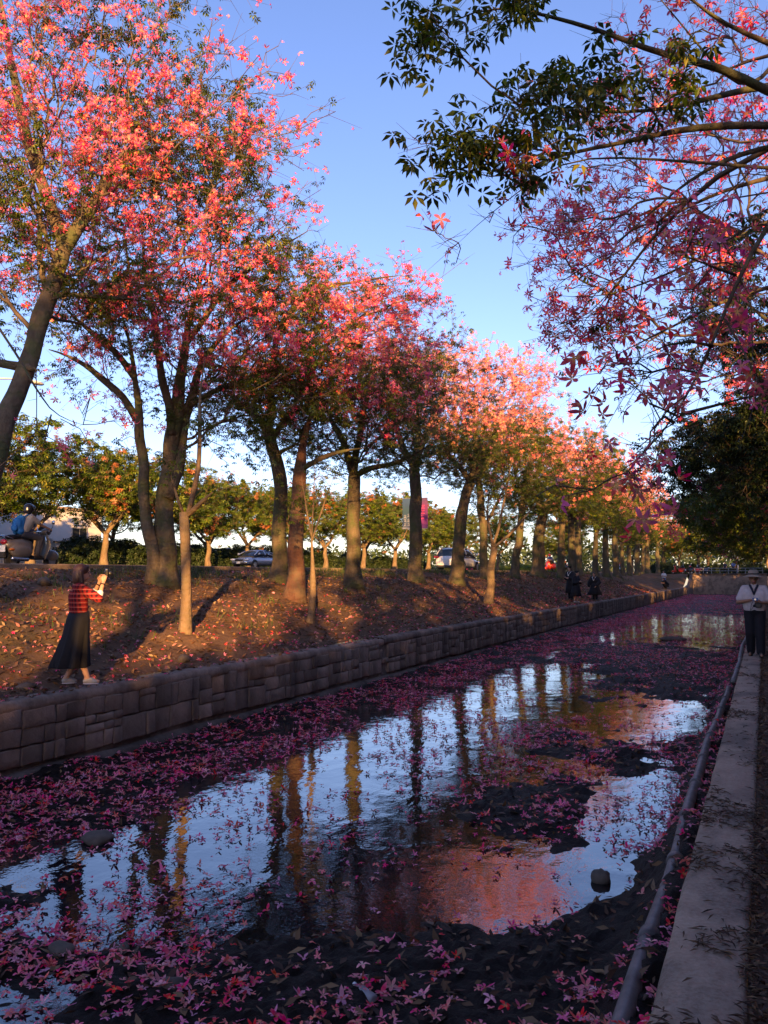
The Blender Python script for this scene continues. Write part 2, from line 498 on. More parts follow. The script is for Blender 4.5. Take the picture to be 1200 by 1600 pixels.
# ------------------------------------------------------------------ ground
WATER = -0.90
PV = [8.14, 8.5, 13.0, 15.0, 16.2, 40.0, 60.0, 400.0]
PZ = [0.06, 0.10, 1.33, 1.64, 1.72, 2.10, 2.30, 2.5]
def bank_z(x, y):
    v = -np.asarray(x, float)
    z = np.interp(v, PV, PZ)
    up_ = sstep(97, 106.4, np.asarray(y, float)); z = z + np.maximum(0, 1.62 - z) * up_
    a = sstep(8.3, 9.2, v) * (1 - sstep(15.2, 16.2, v))
    return z + a * ((fbm(np.asarray(x) * .55, np.asarray(y) * .55, 3) - .5) * .30 + (fbm(np.asarray(x) * 2.3, np.asarray(y) * 2.3, 9) - .5) * .12)

def grid(name, xs, ys, zf, m, smooth=True):
    X, Y = np.meshgrid(xs, ys)
    Z = zf(X, Y) * np.ones_like(X)
    V = np.stack([X, Y, Z], -1).reshape(-1, 3)
    nx, ny = len(xs), len(ys)
    i = (np.arange(ny - 1)[:, None] * nx + np.arange(nx - 1)[None]).ravel()
    return link(name, npmesh(name, V, [np.stack([i, i + 1, i + nx + 1, i + nx], 1)], m, smooth=smooth))

def spaced(a, b, s0, g):
    out = [a]; s = s0
    while out[-1] < b: out.append(out[-1] + s); s *= g
    out[-1] = b
    return np.array(out)

FAR_Y = 106.6
o = grid('embankment', np.linspace(-16.2, -8.44, 90), np.concatenate([np.linspace(-30, 3, 40)[:-1], spaced(3, FAR_Y + .8, .1, 1.006)]), bank_z, M['soil']); tag(o, kind='structure')
o = grid('road', np.array([-26.5, -22, -16.6]), np.array([-60, 20, 60, 115, 260]), lambda x, y: np.interp(-x, PV, PZ) + .004, M['asphalt'], False); tag(o, kind='structure')
o = grid('far_road', np.array([-40.0, -35, -29.5]), np.array([-60, 20, 60, 115, 260]), lambda x, y: np.interp(-x, PV, PZ) + .004, M['asphalt'], False); tag(o, kind='structure')
o = grid('verge', np.array([-900, -60, -40, -28, -16.2]), np.array([-300, -60, 20, 60, 115, 300, 1500]), lambda x, y: np.interp(-x, PV, PZ), M['verge'], False); tag(o, kind='structure')
mb = MB()
for x in (-16.9, -21.4, -26.2, -29.8, -34.8, -39.7):
    for y in (np.arange(-20, 110, 9.0) if x in (-21.4, -34.8) else [(-20 + 110) / 2]):
        L = 4 if x in (-21.4, -34.8) else 130
        z = float(np.interp(-x, PV, PZ)) + .012
        mb.add([[x - .06, y - L / 2, z], [x + .06, y - L / 2, z], [x + .06, y + L / 2, z], [x - .06, y + L / 2, z]], [(0, 1, 2, 3)])
tag(mb.build('road_markings', M['paint_line']), kind='structure')
mb = MB()
for x in (-16.45, -26.65, -29.35):
    z = float(np.interp(-x, PV, PZ))
    mb.box((x, 40, z + .02), (.16, 190, .22), bev=.02)
tag(mb.build('kerb', M['concrete']), kind='structure')
o = grid('path', np.concatenate([np.linspace(-.115, 3, 26), np.array([8, 40, 300, 900])]), np.concatenate([[-300, -40], np.linspace(-6, 24, 120), np.linspace(26, 120, 40), [400, 1500]]),
         lambda x, y: -.035 + (fbm(x * 1.5, y * 1.5, 5) - .5) * .05 * sstep(0, .3, x + .1) + .14 * sstep(.2, 1.8, x) * 0.5 + sstep(4, 20, x) * .6, M['path']); tag(o, kind='structure')
# ground beyond the head of the canal
o = grid('far_ground', np.array([-16.2, -8, -.12]), np.array([FAR_Y + .4, 140, 400, 1500]), lambda x, y: 1.585 + 0 * x, M['verge'], False); tag(o, kind='structure')

# ------------------------------------------------------------------ canal bed, water
# (x, y, rx, ry, w): places where mud stands clear of the water / stays drowned
MUD = [(-2.35, 8.5, .75, 1.0, 1.0), (-4.7, 7.3, .55, .28, .8), (-2.3, 4.55, 1.1, .75, 1.0), (-1.1, 5.6, .42, 1.4, .9), (-3.3, 4.1, .8, .55, .55), (-.85, 9.5, .22, 12, .9), (-3.0, 24, 2.6, 4.5, .75),
       (-1.6, 19.5, .8, 4.5, .7), (-4.3, 64, 4.5, 16, .5), (-1.9, 12.2, 1.3, 1.2, .5), (-5.6, 4.6, .7, .5, .4), (-6.9, 8.0, .6, 3.5, .35), (-7.4, 14, .5, 20, .4), (-4.6, 27, 1.8, 3.0, .4), (-3.8, 95, 4.5, 14, .6), (-4.1, 8.7, .6, .3, .75), (-5.4, 10.1, .7, .4, .6), (-3.3, 7.4, .45, .22, .6), (-4.9, 12.6, .8, .5, .5), (-5.9, 6.6, .5, .35, .6), (-4.6, 6.4, .35, .2, .55), (-2.6, 6.1, .35, .25, .5)]
CLEAR = [(-5.3, 7.9, 1.3, 1.3, 1.0), (-5.0, 9.0, 1.2, 1.5, 1.0), (-4.1, 5.75, .85, .7, 1.0), (-5.6, 14.6, 1.4, 3.4, 1.0), (-5.0, 19.5, 1.3, 3.5, .9), (-1.25, 9.4, .38, 1.6, 1.0), (-1.4, 16.0, .8, 2.0, .8),
         (-3.1, 6.2, 1.5, 1.0, 1.0), (-5.6, 5.3, .8, .5, .9), (-3.9, 7.6, 1.0, 1.1, .9), (-1.35, 6.9, .35, .5, .8), (-3.4, 43, 3.0, 9, 1.0), (-2.7, 14.3, 1.6, 1.2, .7), (-1.35, 5.05, .22, .25, .7), (-4.9, 11.2, 1.5, 1.6, .8)]
def blobs(lst, x, y):
    s = 0
    for (a, b, p, q, w_) in lst: s = s + w_ * np.exp(-(((x - a) / p) ** 2 + ((y - b) / q) ** 2))
    return s
def mudness(x, y):
    n = fbm(x * 1.3, y * 1.3, 21, 5) - .5
    f = fbm(x * 5.0, y * 5.0, 31, 3) - .5
    return blobs(MUD, x, y) - .9 * blobs(CLEAR, x, y) + n * 1.6 + f * .7 - .10
def bed_z(x, y):
    m = mudness(x, y)
    h = np.clip(m, -.5, .55) * .13
    lump = (fbm(x * 9, y * 9, 41, 3) - .5) * .07 * sstep(-.1, .4, m) + (fbm(x * 24, y * 24, 43, 2) - .5) * .03 * sstep(-.1, .3, m)
    side = sstep(-1.02, -.62, x) * (.20 * (1 - sstep(15, 24, y)) + .06) * (.75 + .5 * fbm(x * 4, y * 2.2, 51, 3))
    side = side + .10 * sstep(-7.55, -8.1, x) * (.4 + fbm(x * 3, y * 2, 53, 3))
    return WATER - .004 + h + lump + side
o = grid('canal_bed', np.concatenate([np.linspace(-8.14, -3.6, 120)[:-1], np.linspace(-3.6, -.44, 110)]), np.concatenate([np.linspace(-6, 2.6, 20)[:-1], spaced(2.6, FAR_Y + .2, .03, 1.0105)]), bed_z, M['mud']); tag(o, kind='structure')
o = grid('canal_water', np.array([-8.15, -.42]), np.array([-8, FAR_Y + .2]), lambda x, y: WATER + 0 * x, M['water'], False); tag(o, kind='structure')

# ------------------------------------------------------------------ right ledge
ys = np.concatenate([np.linspace(-6, 2, 20)[:-1], spaced(2, FAR_Y, .06, 1.012)])
ys = np.unique(np.concatenate([ys] + [[j_ - .035, j_ - .014, j_, j_ + .004, j_ + .016, j_ + .035] for j_ in np.arange(5.1, 60, 2.95)]))
GR = np.arange(5.1, 60, 2.95)
prof = [(-.445, -1.15), (-.445, -.06), (-.432, -.02), (-.405, -.002), (-.27, .004), (-.14, 0), (-.112, -.015), (-.105, -.15)]
V, n = [], len(prof)
for y in ys:
    for i, (x, z) in enumerate(prof):
        V.append((x + (vnoise(y * 3, i * 1.7, 4) - .5) * .018 + .02 * (abs(GR - y).min() < .005) * (i < 3), y, z - .05 * (abs(GR - y).min() < .005) - .05 * max(0, vnoise(y * 2.3, i * .2, 66) - .72) * (1 < i < 4) + (vnoise(y * 2.2, i * 1.1, 8) - .5) * .014 * (i > 0)))
i = (np.arange(len(ys) - 1)[:, None] * n + np.arange(n - 1)[None]).ravel()
ledge = link('concrete_ledge', npmesh('concrete_ledge', V, [np.stack([i, i + 1, i + n + 1, i + n], 1)], M['concrete'], smooth=True))
tag(ledge, 'weathered concrete ledge along the right side of the canal, littered with dry leaves', 'ledge')

# ------------------------------------------------------------------ left wall of stone blocks
wall = empty('stone_wall', (-8.14, 0, 0), 0, 'long low wall of uneven stone blocks on the left side of the canal', 'wall')
JOINT = 17.3
mb = MB()
mb.box((-.22, (JOINT - 6) / 2, -.51), (.36, JOINT + 6, 1.10))
mb.box((-.215, (JOINT + FAR_Y) / 2 + .01, -.50), (.36, FAR_Y - JOINT - .02, 1.12))
mb.build('backing', M['mortar'], wall)
def coping(y0, y1, dz, x1):
    ys = spaced(y0, y1, .16, 1.012); pr = [(-.40, -.03), (-.40, .065), (-.34, .088), (-.10, .092), (x1 - .035, .082), (x1, .05), (x1 + .004, -.055), (x1 - .04, -.075)]
    V = [(x + (vnoise(y * 2.4, i * 2.1, 14) - .5) * .018 * (i > 1), y, z + dz + (vnoise(y * 1.9, i * 1.3, 15) - .5) * .016 * (i > 0)) for y in ys for i, (x, z) in enumerate(pr)]
    n = len(pr); i = (np.arange(len(ys) - 1)[:, None] * n + np.arange(n - 1)[None]).ravel()
    return link('coping', npmesh('coping', V, [np.stack([i, i + n, i + n + 1, i + 1], 1)], M['stone'], smooth=True), wall)
coping(-6, JOINT - .012, 0, .010)
coping(JOINT + .012, FAR_Y, .02, .018)
mb = MB()
ys = spaced(-6, FAR_Y, .2, 1.01); pr = [(-.04, -.76), (.05, -.78), (.10, -.84), (.115, -1.1)]
V = [(x + (vnoise(y * 3, i * 2, 24) - .5) * .03, y, z + (vnoise(y * 2, i, 25) - .5) * .05) for y in ys for i, (x, z) in enumerate(pr)]
i = (np.arange(len(ys) - 1)[:, None] * 4 + np.arange(3)[None]).ravel()
link('footing', npmesh('footing', V, [np.stack([i, i + 4, i + 5, i + 1], 1)], M['mortar'], smooth=True), wall)

CELL_Y, CELL_Z, ROWS = .168, .112, 6
stone_cache = {}
def stone_mesh(wn, hn, k):
    key = (wn, hn, k)
    if key in stone_cache: return stone_cache[key]
    r = np.random.default_rng(wn * 100 + hn * 10 + k)
    W_, H_ = wn * CELL_Y - .010, hn * CELL_Z - .009
    us = np.array([0, .07, .5, .93, 1.]); V = []
    dep = r.uniform(.010, .026)
    for a in range(5):
        for b in range(5):
            u, v_ = us[a], us[b]
            edge = (a in (0, 4)) + (b in (0, 4))
            x = dep * (.74 if edge == 1 else .60 if edge == 2 else 1.0) + r.uniform(-.006, .006)
            y = (u - .5) * W_ + r.uniform(-.010, .010); z = (v_ - .5) * H_ + r.uniform(-.009, .009)
            V.append((x, y, z))
    ring = [a * 5 for a in range(5)] + [20 + b for b in range(1, 5)] + [a * 5 + 4 for a in range(3, -1, -1)] + [b for b in range(3, 0, -1)]
    F = [(a * 5 + b, (a + 1) * 5 + b, (a + 1) * 5 + b + 1, a * 5 + b + 1) for a in range(4) for b in range(4)]
    n0 = len(V)
    for q in ring: V.append((-.06, V[q][1], V[q][2]))
    for j in range(len(ring)):
        j2 = (j + 1) % len(ring)
        F.append((ring[j2], ring[j], n0 + j, n0 + j2))
    me = npmesh('stone', V, [np.array(F)], M['stone'], smooth=False)
    stone_cache[key] = me
    return me
NC = int((FAR_Y + 1) / CELL_Y)
blocks = []
def cut(a, b, w_, h_):
    """random ashlar: split a panel of cells until each piece is a stone"""
    if w_ <= 3 and h_ <= 3 and not (w_ == 3 and h_ == 1) and (w_ * h_ <= 4 or random.random() < (.75 if w_ * h_ <= 6 else .4)):
        blocks.append((-1 + (a + w_ / 2) * CELL_Y, -.70 + (b + h_ / 2) * CELL_Z, w_, h_)); return
    if (w_ > h_ * random.uniform(.7, 1.4) and w_ > 1) or h_ == 1:
        k_ = random.choice([q for q in range(1, w_) if q >= 2 or w_ < 4 or random.random() < .4] or [w_ // 2])
        cut(a, b, k_, h_); cut(a + k_, b, w_ - k_, h_)
    else:
        k_ = random.choice([q for q in range(1, h_) if (q >= 2 and h_ - q >= 2) or h_ < 4] or [h_ // 2])
        cut(a, b, w_, k_); cut(a, b + k_, w_, h_ - k_)
a = 0
while a < NC:
    w_ = random.randint(3, 6); cut(a, 0, w_, ROWS); a += w_
blocks.sort()
far_v, far_f, cnt, nv = [], [], 0, 0
blocks = [b for b in blocks if b[0] > 4.0 and not (abs(b[0] - JOINT) < .05)]
for (y, z, wn, hn) in blocks:
    me = stone_mesh(wn, hn, random.randint(0, 3))
    p = (random.uniform(-.006, .008) + (.012 if y > JOINT else 0), y + random.uniform(-.008, .008), z + .015 * math.sin(y * 1.3) + random.uniform(-.008, .008))
    if cnt < 300:
        link('stone', me, wall, p, (random.uniform(-.03, .03), random.uniform(-.05, .05), random.uniform(-.03, .03))); cnt += 1
    else:
        V = np.array([v.co for v in me.vertices]) + p
        far_v.append(V); far_f += [tuple(i + nv for i in q.vertices) for q in me.polygons]; nv += len(V)
tag(link('stonework', npmesh('stonework', np.concatenate(far_v), [np.array(far_f)], M['stone']), wall), kind='stuff')

# cross wall that closes the canal, with its sloping wing
cw = empty('end_wall', (-4, FAR_Y + .3, 0), 0, 'tall dark streaked concrete wall closing the far end of the canal', 'wall')
MB().box((-.1, .1, .3), (8.7, .4, 2.55), bev=.03).build('wall_face', M['concrete'], cw)
MB().box((-.1, .05, 1.62), (8.8, .6, .10), bev=.02).build('coping', M['mortar'], cw)
V = np.array([[-4.05, -9, -1], [-4.05, -9, .12], [-4.05, -5, .35], [-4.05, -2, 1.2], [-4.05, 0, 1.56], [-4.05, 0, -1]])
V = np.concatenate([V, V + [-.3, 0, 0]])
MB().add(V, [(0, 1, 2, 3, 4, 5), (11, 10, 9, 8, 7, 6)] + [(i, i + 6, (i + 1) % 6 + 6, (i + 1) % 6) for i in range(6)]).build('wing_wall', M['mortar'], cw)

# ------------------------------------------------------------------ pipes
def pipe(name, ys, x, z, r, m, label, gap):
    t = empty(name, (x, ys[0], z), 0, label, 'pipe')
    yy = np.linspace(0, ys[1] - ys[0], 60)
    px = .02 * np.sin(yy * .55) + .008 * np.sin(yy * 1.9); pz = .012 * np.sin(yy * .8 + 1)
    MB().tube(np.stack([px, yy, pz], 1), r, 14).build('tube', m, t, True)
    for y in np.arange(gap[0], ys[1] - ys[0] - .3, gap[1]):
        i = int(np.argmin(abs(yy - y)))
        p = np.array([px[i], yy[i], pz[i]])
        mb = MB()
        mb.tube([p + (0, -.06, 0), p + (0, -.055, 0), p + (0, .055, 0), p + (0, .06, 0)], [r + .002, r + .014, r + .014, r + .002], 14)
        mb.build('collar', m, t, True)
    return t
pipe('drain_pipe', (2.6, 17.4), -.73, -.635, .052, M['pvc'], 'dark grey plastic pipe lying in the mud along the foot of the ledge', (1.5, 1.32))
pipe('drain_pipe', (18.3, 34.0), -.66, -.60, .05, M['pvc_pale'], 'paler far length of pipe lying on leaf litter beyond the dark grey pipe', (2.0, 3.0))
# ------------------------------------------------------------------ trees
def rand_rot(n, up=None, spread=3.2, r=rng):
    """n rotation matrices; local z tilted from UP (n,3) by up to spread"""
    z = r.normal(size=(n, 3)) * spread * .5
    if up is not None: z = z + up
    z /= np.linalg.norm(z, axis=1)[:, None] + 1e-9
    a = r.normal(size=(n, 3)); x = np.cross(a, z); x /= np.linalg.norm(x, axis=1)[:, None] + 1e-9
    y = np.cross(z, x)
    return np.stack([x, y, z], -1)

def petals(np_=5, L=.066, W=.015, curl=-.012, fat=.5, jit=0.0, r=None, fold=0.0):
    V, F, U = [], [], []
    for i in range(np_):
        a = 2 * math.pi * i / np_ + (r.uniform(-.35, .35) * jit if r is not None else 0)
        l = L * (1 + (r.uniform(-.25, .2) * jit if r is not None else 0)); cu = curl * (1 + (r.uniform(-1.5, 2) * jit if r is not None else 0))
        c, s = math.cos(a), math.sin(a)
        n = len(V)
        for (t, wd, z, u) in ((.04, .25, 0, 0.02), (.45, 1.0, .010, .45), (.78, .8, .004, .75)):
            for sg in (-1, 1):
                V.append((c * l * t - s * W * wd * sg, s * l * t + c * W * wd * sg, z + cu * t * t + fold * abs(sg) * .004)); U.append(u)
        V.append((c * l, s * l, cu)); U.append(1)
        F += [(n, n + 2, n + 3), (n, n + 3, n + 1), (n + 2, n + 4, n + 5), (n + 2, n + 5, n + 3), (n + 4, n + 6, n + 5)]
    return np.array(V), np.array(F), np.array(U)
def petals_lo(np_=5, L=.066, W=.017, curl=-.012):
    V, F, U = [], [], []
    for i in range(np_):
        a = 2 * math.pi * i / np_; c, s = math.cos(a), math.sin(a); n = len(V)
        V += [(0, 0, 0), (c * L * .6 - s * W, s * L * .6 + c * W, .008), (c * L, s * L, curl), (c * L * .6 + s * W, s * L * .6 - c * W, .008)]
        U += [.1, .55, 1, .55]; F += [(n, n + 3, n + 2), (n, n + 2, n + 1)]
    return np.array(V), np.array(F), np.array(U)
def palmate(nl=5, L=.095, W=.017, droop=-.05):
    V, F, U = [], [], []
    for i in range(nl):
        a = (i - (nl - 1) / 2) * 1.02; c, s = math.cos(a), math.sin(a); l = L * (1 - .10 * abs(i - (nl - 1) / 2)); n = len(V)
        V += [(c * l * .12, s * l * .12, 0), (c * l * .6 - s * W, s * l * .6 + c * W, droop * .35 + .006), (c * l, s * l, droop), (c * l * .6 + s * W, s * l * .6 - c * W, droop * .35 + .006), (c * l * .6, s * l * .6, droop * .35 - .004)]
        U += [.2, .5, 1, .5, .5]; F += [(n, n + 3, n + 4), (n, n + 4, n + 1), (n + 4, n + 3, n + 2), (n + 1, n + 4, n + 2)]
    return np.array(V), np.array(F), np.array(U)
def palmate_lo(nl=5, L=.10, W=.019, droop=-.05):
    V, F, U = [], [], []
    for i in range(nl):
        a = (i - (nl - 1) / 2) * 1.02; c, s = math.cos(a), math.sin(a); n = len(V)
        V += [(c * L * .1, s * L * .1, 0), (c * L * .6 - s * W, s * L * .6 + c * W, droop * .3), (c * L, s * L, droop), (c * L * .6 + s * W, s * L * .6 - c * W, droop * .3)]
        U += [.2, .5, 1, .5]; F += [(n, n + 3, n + 2), (n, n + 2, n + 1)]
    return np.array(V), np.array(F), np.array(U)

def scatter(tmpl, P, Rm, sc, r=rng):
    V, F, U = tmpl
    n = len(P)
    VV = np.einsum('nij,kj->nki', Rm, V) * np.asarray(sc)[:, None, None] + P[:, None]
    FF = (F[None] + (np.arange(n) * len(V))[:, None, None]).reshape(-1, F.shape[1])
    UU = np.stack([np.broadcast_to(U, (n, len(V))), np.broadcast_to(r.random(n)[:, None], (n, len(V)))], -1).reshape(-1, 2)
    return VV.reshape(-1, 3), FF, UU
def merge(parts):
    V, F, U, n = [], [], [], 0
    for v, f, u in parts:
        V.append(v); F.append(f + n); U.append(u); n += len(v)
    return np.concatenate(V), np.concatenate(F), np.concatenate(U)

def clumps(specs, n, r, spread=.75, per=14):
    """attractors in clumps: specs (cx,cy,cz,rx,ry,rz,weight,blossom,shell)"""
    wt = np.array([s[6] for s in specs], float); wt /= wt.sum()
    out, bl = [], []
    for s, q in zip(specs, wt):
        nc = max(2, int(n * q / per))
        d = r.normal(size=(nc, 3)); d /= np.linalg.norm(d, axis=1)[:, None]
        rad = r.random(nc) ** (1 / (2 + 5 * s[8]))
        c = np.array(s[:3]) + d * rad[:, None] * np.array(s[3:6])
        p = c[r.integers(0, nc, int(n * q))] + r.normal(size=(int(n * q), 3)) * spread * np.array([1, 1, .6])
        out.append(p); bl.append(np.full(len(p), s[7]))
    return np.concatenate(out), np.concatenate(bl)

def grow(lines, attr, bl, start_z, bf=.35, r=rng):
    """lines: hand-set limbs (x,y,z,r); twigs are then grown out to the attractors along cheap paths"""
    pos, par, plen, elig, rad0, bls = [], [], [], [], [], []
    for li, ln in enumerate(lines):
        ln = np.array(ln)
        seg = np.linalg.norm(np.diff(ln[:, :3], axis=0), axis=1)
        t = np.concatenate([[0], np.cumsum(seg)]); m = max(3, int(t[-1] / .35))
        q = np.stack([np.interp(np.linspace(0, t[-1], m), t, ln[:, j]) for j in range(4)], 1)
        p0 = 0.0
        if li and pos:
            dd_ = np.linalg.norm(np.array(pos) - q[0, :3], axis=1); ii_ = int(np.argmin(dd_)); p0 = plen[ii_] + dd_[ii_]
        for i in range(m):
            pos.append(q[i, :3]); par.append(len(pos) - 2 if i else -1); rad0.append(q[i, 3])
            plen.append(p0 if not i else plen[-1] + np.linalg.norm(q[i, :3] - q[i - 1, :3]))
            elig.append(q[i, 2] > start_z and (li > 0 or i > m * .5)); bls.append(-1)
    n0 = len(pos)
    N = n0 + len(attr)
    P = np.zeros((N, 3)); P[:n0] = pos
    PL = np.zeros(N); PL[:n0] = plen
    E = np.zeros(N, bool); E[:n0] = elig
    if not E.any(): E[:n0] = True
    par = par + [-1] * len(attr)
    d0 = np.array([np.min(np.linalg.norm(P[:n0][E[:n0]] - a, axis=1)) for a in attr])
    for k, i in enumerate(np.argsort(d0)):
        a = attr[i]; j = n0 + k
        dist = np.linalg.norm(P[:j] - a, axis=1)
        cost = dist + bf * PL[:j] + np.where(E[:j], 0, 1e6)
        b = int(np.argmin(cost))
        P[j] = a; par[j] = b; PL[j] = PL[b] + dist[b] * .8; E[j] = True; bls.append(bl[i])
    par = np.array(par); bls = np.array(bls, float)
    ch = np.zeros(N); np.add.at(ch, par[n0:], 1)
    # relax
    for _ in range(2):
        acc = np.zeros((N, 3)); np.add.at(acc, par[n0:], P[n0:])
        ok = np.arange(N) >= n0
        ok &= ch > 0
        P[ok] = .5 * P[ok] + .25 * P[par[ok]] + .25 * acc[ok] / ch[ok][:, None]
    tips = np.zeros(N); tips[(ch == 0) & (np.arange(N) >= n0)] = 1
    for j in range(N - 1, n0 - 1, -1): tips[par[j]] += tips[j]
    return P, par, tips, n0, bls

def tubes(A, B, ra, rb, k=4):
    t = B - A; L = np.linalg.norm(t, axis=1)[:, None] + 1e-9; t = t / L
    ref = np.where(abs(t[:, 2:3]) < .8, np.array([[0, 0, 1.]]), np.array([[1., 0, 0]]))
    u = np.cross(t, ref); u /= np.linalg.norm(u, axis=1)[:, None]; w_ = np.cross(t, u)
    a = np.arange(k) * 2 * math.pi / k
    ring = np.cos(a)[None, :, None] * u[:, None] + np.sin(a)[None, :, None] * w_[:, None]
    V = np.concatenate([A[:, None] + ring * ra[:, None, None], B[:, None] + ring * rb[:, None, None]], 1)
    f = np.array([(i, (i + 1) % k, k + (i + 1) % k, k + i) for i in range(k)])
    F = (f[None] + (np.arange(len(A)) * 2 * k)[:, None, None]).reshape(-1, 4)
    return V.reshape(-1, 3), F

def make_tree(name, lines, specs, n_attr, start_z, seed, label, group, twigs=3, dens=(2.2, 3.0), big=1.0, lo=False, singles=(0, 0), bmat='bark', nlines=None, tw_len=(.25, .65),
              spread=.75, tip_r=.006, category='tree', leafmat='leaf', petmat='petal', trunk_split=None, root=None, per=14, bf=.35, base=None, noise_amp=2.0):
    r = np.random.default_rng(seed)
    base = Vector(base if base is not None else lines[0][0][:3])
    t = empty(name, base, 0, label, category, group)
    b0 = np.array(base)
    attr, bl = clumps(specs, n_attr, r, spread, per)
    P, par, tips, n0, bls = grow(lines, attr, bl, start_z, bf, r)
    # trunk and main limbs: one smooth skin of tubes
    groups = trunk_split or [(0, len(lines), bmat)]
    for (i0, i1, bm_) in groups:
        mb = MB()
        for ln in lines[i0:i1]:
            ln = np.array(ln)
            seg = np.linalg.norm(np.diff(ln[:, :3], axis=0), axis=1); tt = np.concatenate([[0], np.cumsum(seg)])
            m = max(4, int(tt[-1] / .22)); s_ = np.linspace(0, tt[-1], m)
            q = np.stack([np.interp(s_, tt, ln[:, j]) for j in range(4)], 1)
            for _ in range(3): q[1:-1] = .5 * q[1:-1] + .25 * q[:-2] + .25 * q[2:]
            q[:, :3] += (np.stack([vnoise(s_ * 1.4, s_ * 0 + j * 9 + seed) for j in range(3)], 1) - .5) * np.minimum(.10, q[:, 3:4] * .9)
            am_ = .05 * (ln[0][3] < .06) + 0
            if am_: q[1:, :3] += (np.stack([fbm(s_[1:] * 1.1, s_[1:] * 0 + j * 5 + seed + ln[0][3] * 99) for j in range(3)], 1) - .5) * am_ * np.minimum(1, s_[1:, None])
            rr = q[:, 3] * (1 + .16 * (vnoise(s_ * 2.2, s_ * 0 + seed + 3) - .5))
            if ln[-1][3] < .07: rr = rr * np.interp(s_ / tt[-1], [0, .55, 1], [1, 1, .28])
            if ln[0][2] < base[2] + .6 and ln[0][3] > .05:
                rr = rr * (1 + .75 * np.exp(-(s_ / .28)))
                q[0, 2] -= .15
            mb.tube(q[:, :3] - b0, rr, 12 if ln[0][3] > .12 else 8)
        mb.build('trunk', M[bm_], t, True)
    # branchwork
    js = np.arange(n0, len(P)); js = js[par[js] >= 0]
    rj = np.minimum(tip_r * np.maximum(tips, 1) ** .44, .085)
    A, B = P[par[js]], P[js]
    ra = np.minimum(np.where(par[js] >= n0, rj[par[js]], rj[js] * 1.3), rj[js] * 1.25); rb = rj[js]
    L = np.linalg.norm(B - A, axis=1)
    mid = (A + B) / 2 + r.normal(size=A.shape) * (L * .07)[:, None] + np.array([0, 0, 1]) * (L * .05)[:, None]
    parts = [tubes(A - b0, mid - b0, ra, (ra + rb) / 2, 5 if not lo else 3), tubes(mid - b0, B - b0, (ra + rb) / 2, rb, 5 if not lo else 3)]
    # twigs
    src = np.repeat(js[tips[js] < 6], twigs)
    base_p = P[src] + (P[par[src]] - P[src]) * r.random(len(src))[:, None] * .8
    d = P[src] - P[par[src]]; d /= np.linalg.norm(d, axis=1)[:, None] + 1e-9
    d = d * .6 + r.normal(size=d.shape) * .62 + np.array([0, 0, .12]); d /= np.linalg.norm(d, axis=1)[:, None]
    ln_ = r.uniform(*tw_len, len(src)); tipp = base_p + d * ln_[:, None] + np.array([0, 0, -.05]) * (ln_ / .5)[:, None]
    parts.append(tubes(base_p - b0, tipp - b0, np.full(len(src), tip_r * .75), np.full(len(src), tip_r * .35), 3))
    V = np.concatenate([p[0] for p in parts]); off = np.cumsum([0] + [len(p[0]) for p in parts[:-1]])
    tag(link('branches', npmesh('branches', V, [p[1] + o_ for p, o_ in zip(parts, off)], M['twig'], smooth=True), t), kind='stuff')
    # blossoms and leaves on the twigs
    pb = bls[src] + (fbm(tipp[:, 0] * .7, tipp[:, 2] * .7 + tipp[:, 1] * .6, seed, 3) - .5) * noise_amp * (bls[src] < 1.1)
    isb = r.random(len(src)) < sstep(.3, .7, pb)
    out = {}
    for kind, mask, dn, temps, mat in (('blossom', isb, dens[0], ([petals_lo(5)] if lo else [petals(5, W=.0125), petals(5, W=.012, curl=-.045), petals(5, L=.06, W=.011, curl=.045), petals(5, L=.064, W=.012, curl=-.02, jit=.9, r=r)]), petmat),
                                       ('leaf', ~isb, dens[1], ([palmate_lo(5)] if lo else [palmate(5), palmate(6, .10, .019, -.06)]), leafmat)):
        idx = np.nonzero(mask)[0]
        cnt_ = r.poisson(dn * r.gamma(.7 if kind == 'blossom' else 1.2, 1 / (.7 if kind == 'blossom' else 1.2), len(idx))); idx = np.repeat(idx, cnt_)
        if not len(idx): continue
        f = 1 - r.random(len(idx)) ** (3 if kind == 'blossom' else 2) * .7
        p = base_p[idx] + (tipp[idx] - base_p[idx]) * f[:, None] + r.normal(size=(len(idx), 3)) * (.055 if kind == 'blossom' else .06)
        up = np.array([[.15, -.5, .2]]) * np.ones((len(idx), 1)) if kind == 'blossom' else np.array([[0, 0, 1.6]]) * np.ones((len(idx), 1))
        if kind == 'blossom': up = up + d[idx] * .7
        Rm = rand_rot(len(idx), up, 1.3, r)
        sc = (r.uniform(.55, 1.3, len(idx)) if kind == 'blossom' else r.uniform(.75, 1.2, len(idx))) * big
        ns = singles[0 if kind == 'blossom' else 1]
        one = np.zeros(len(idx), bool)
        if ns:
            # the ones that show largest in view become objects of their own
            q = p - np.array([0, 0, EYE]); lat = q[:, 0] * math.cos(YAW) + q[:, 1] * math.sin(YAW); fw = -q[:, 0] * math.sin(YAW) + q[:, 1] * math.cos(YAW)
            vis = (fw > .5) & (abs(lat / np.maximum(fw, .1)) < .47) & (q[:, 2] / np.maximum(fw, .1) < .74)
            key = np.where(vis, np.linalg.norm(q, axis=1), 1e9); o_ = np.argsort(key)[:ns]; one[o_[key[o_] < 1e8]] = True
        tid = r.integers(0, len(temps), len(idx))
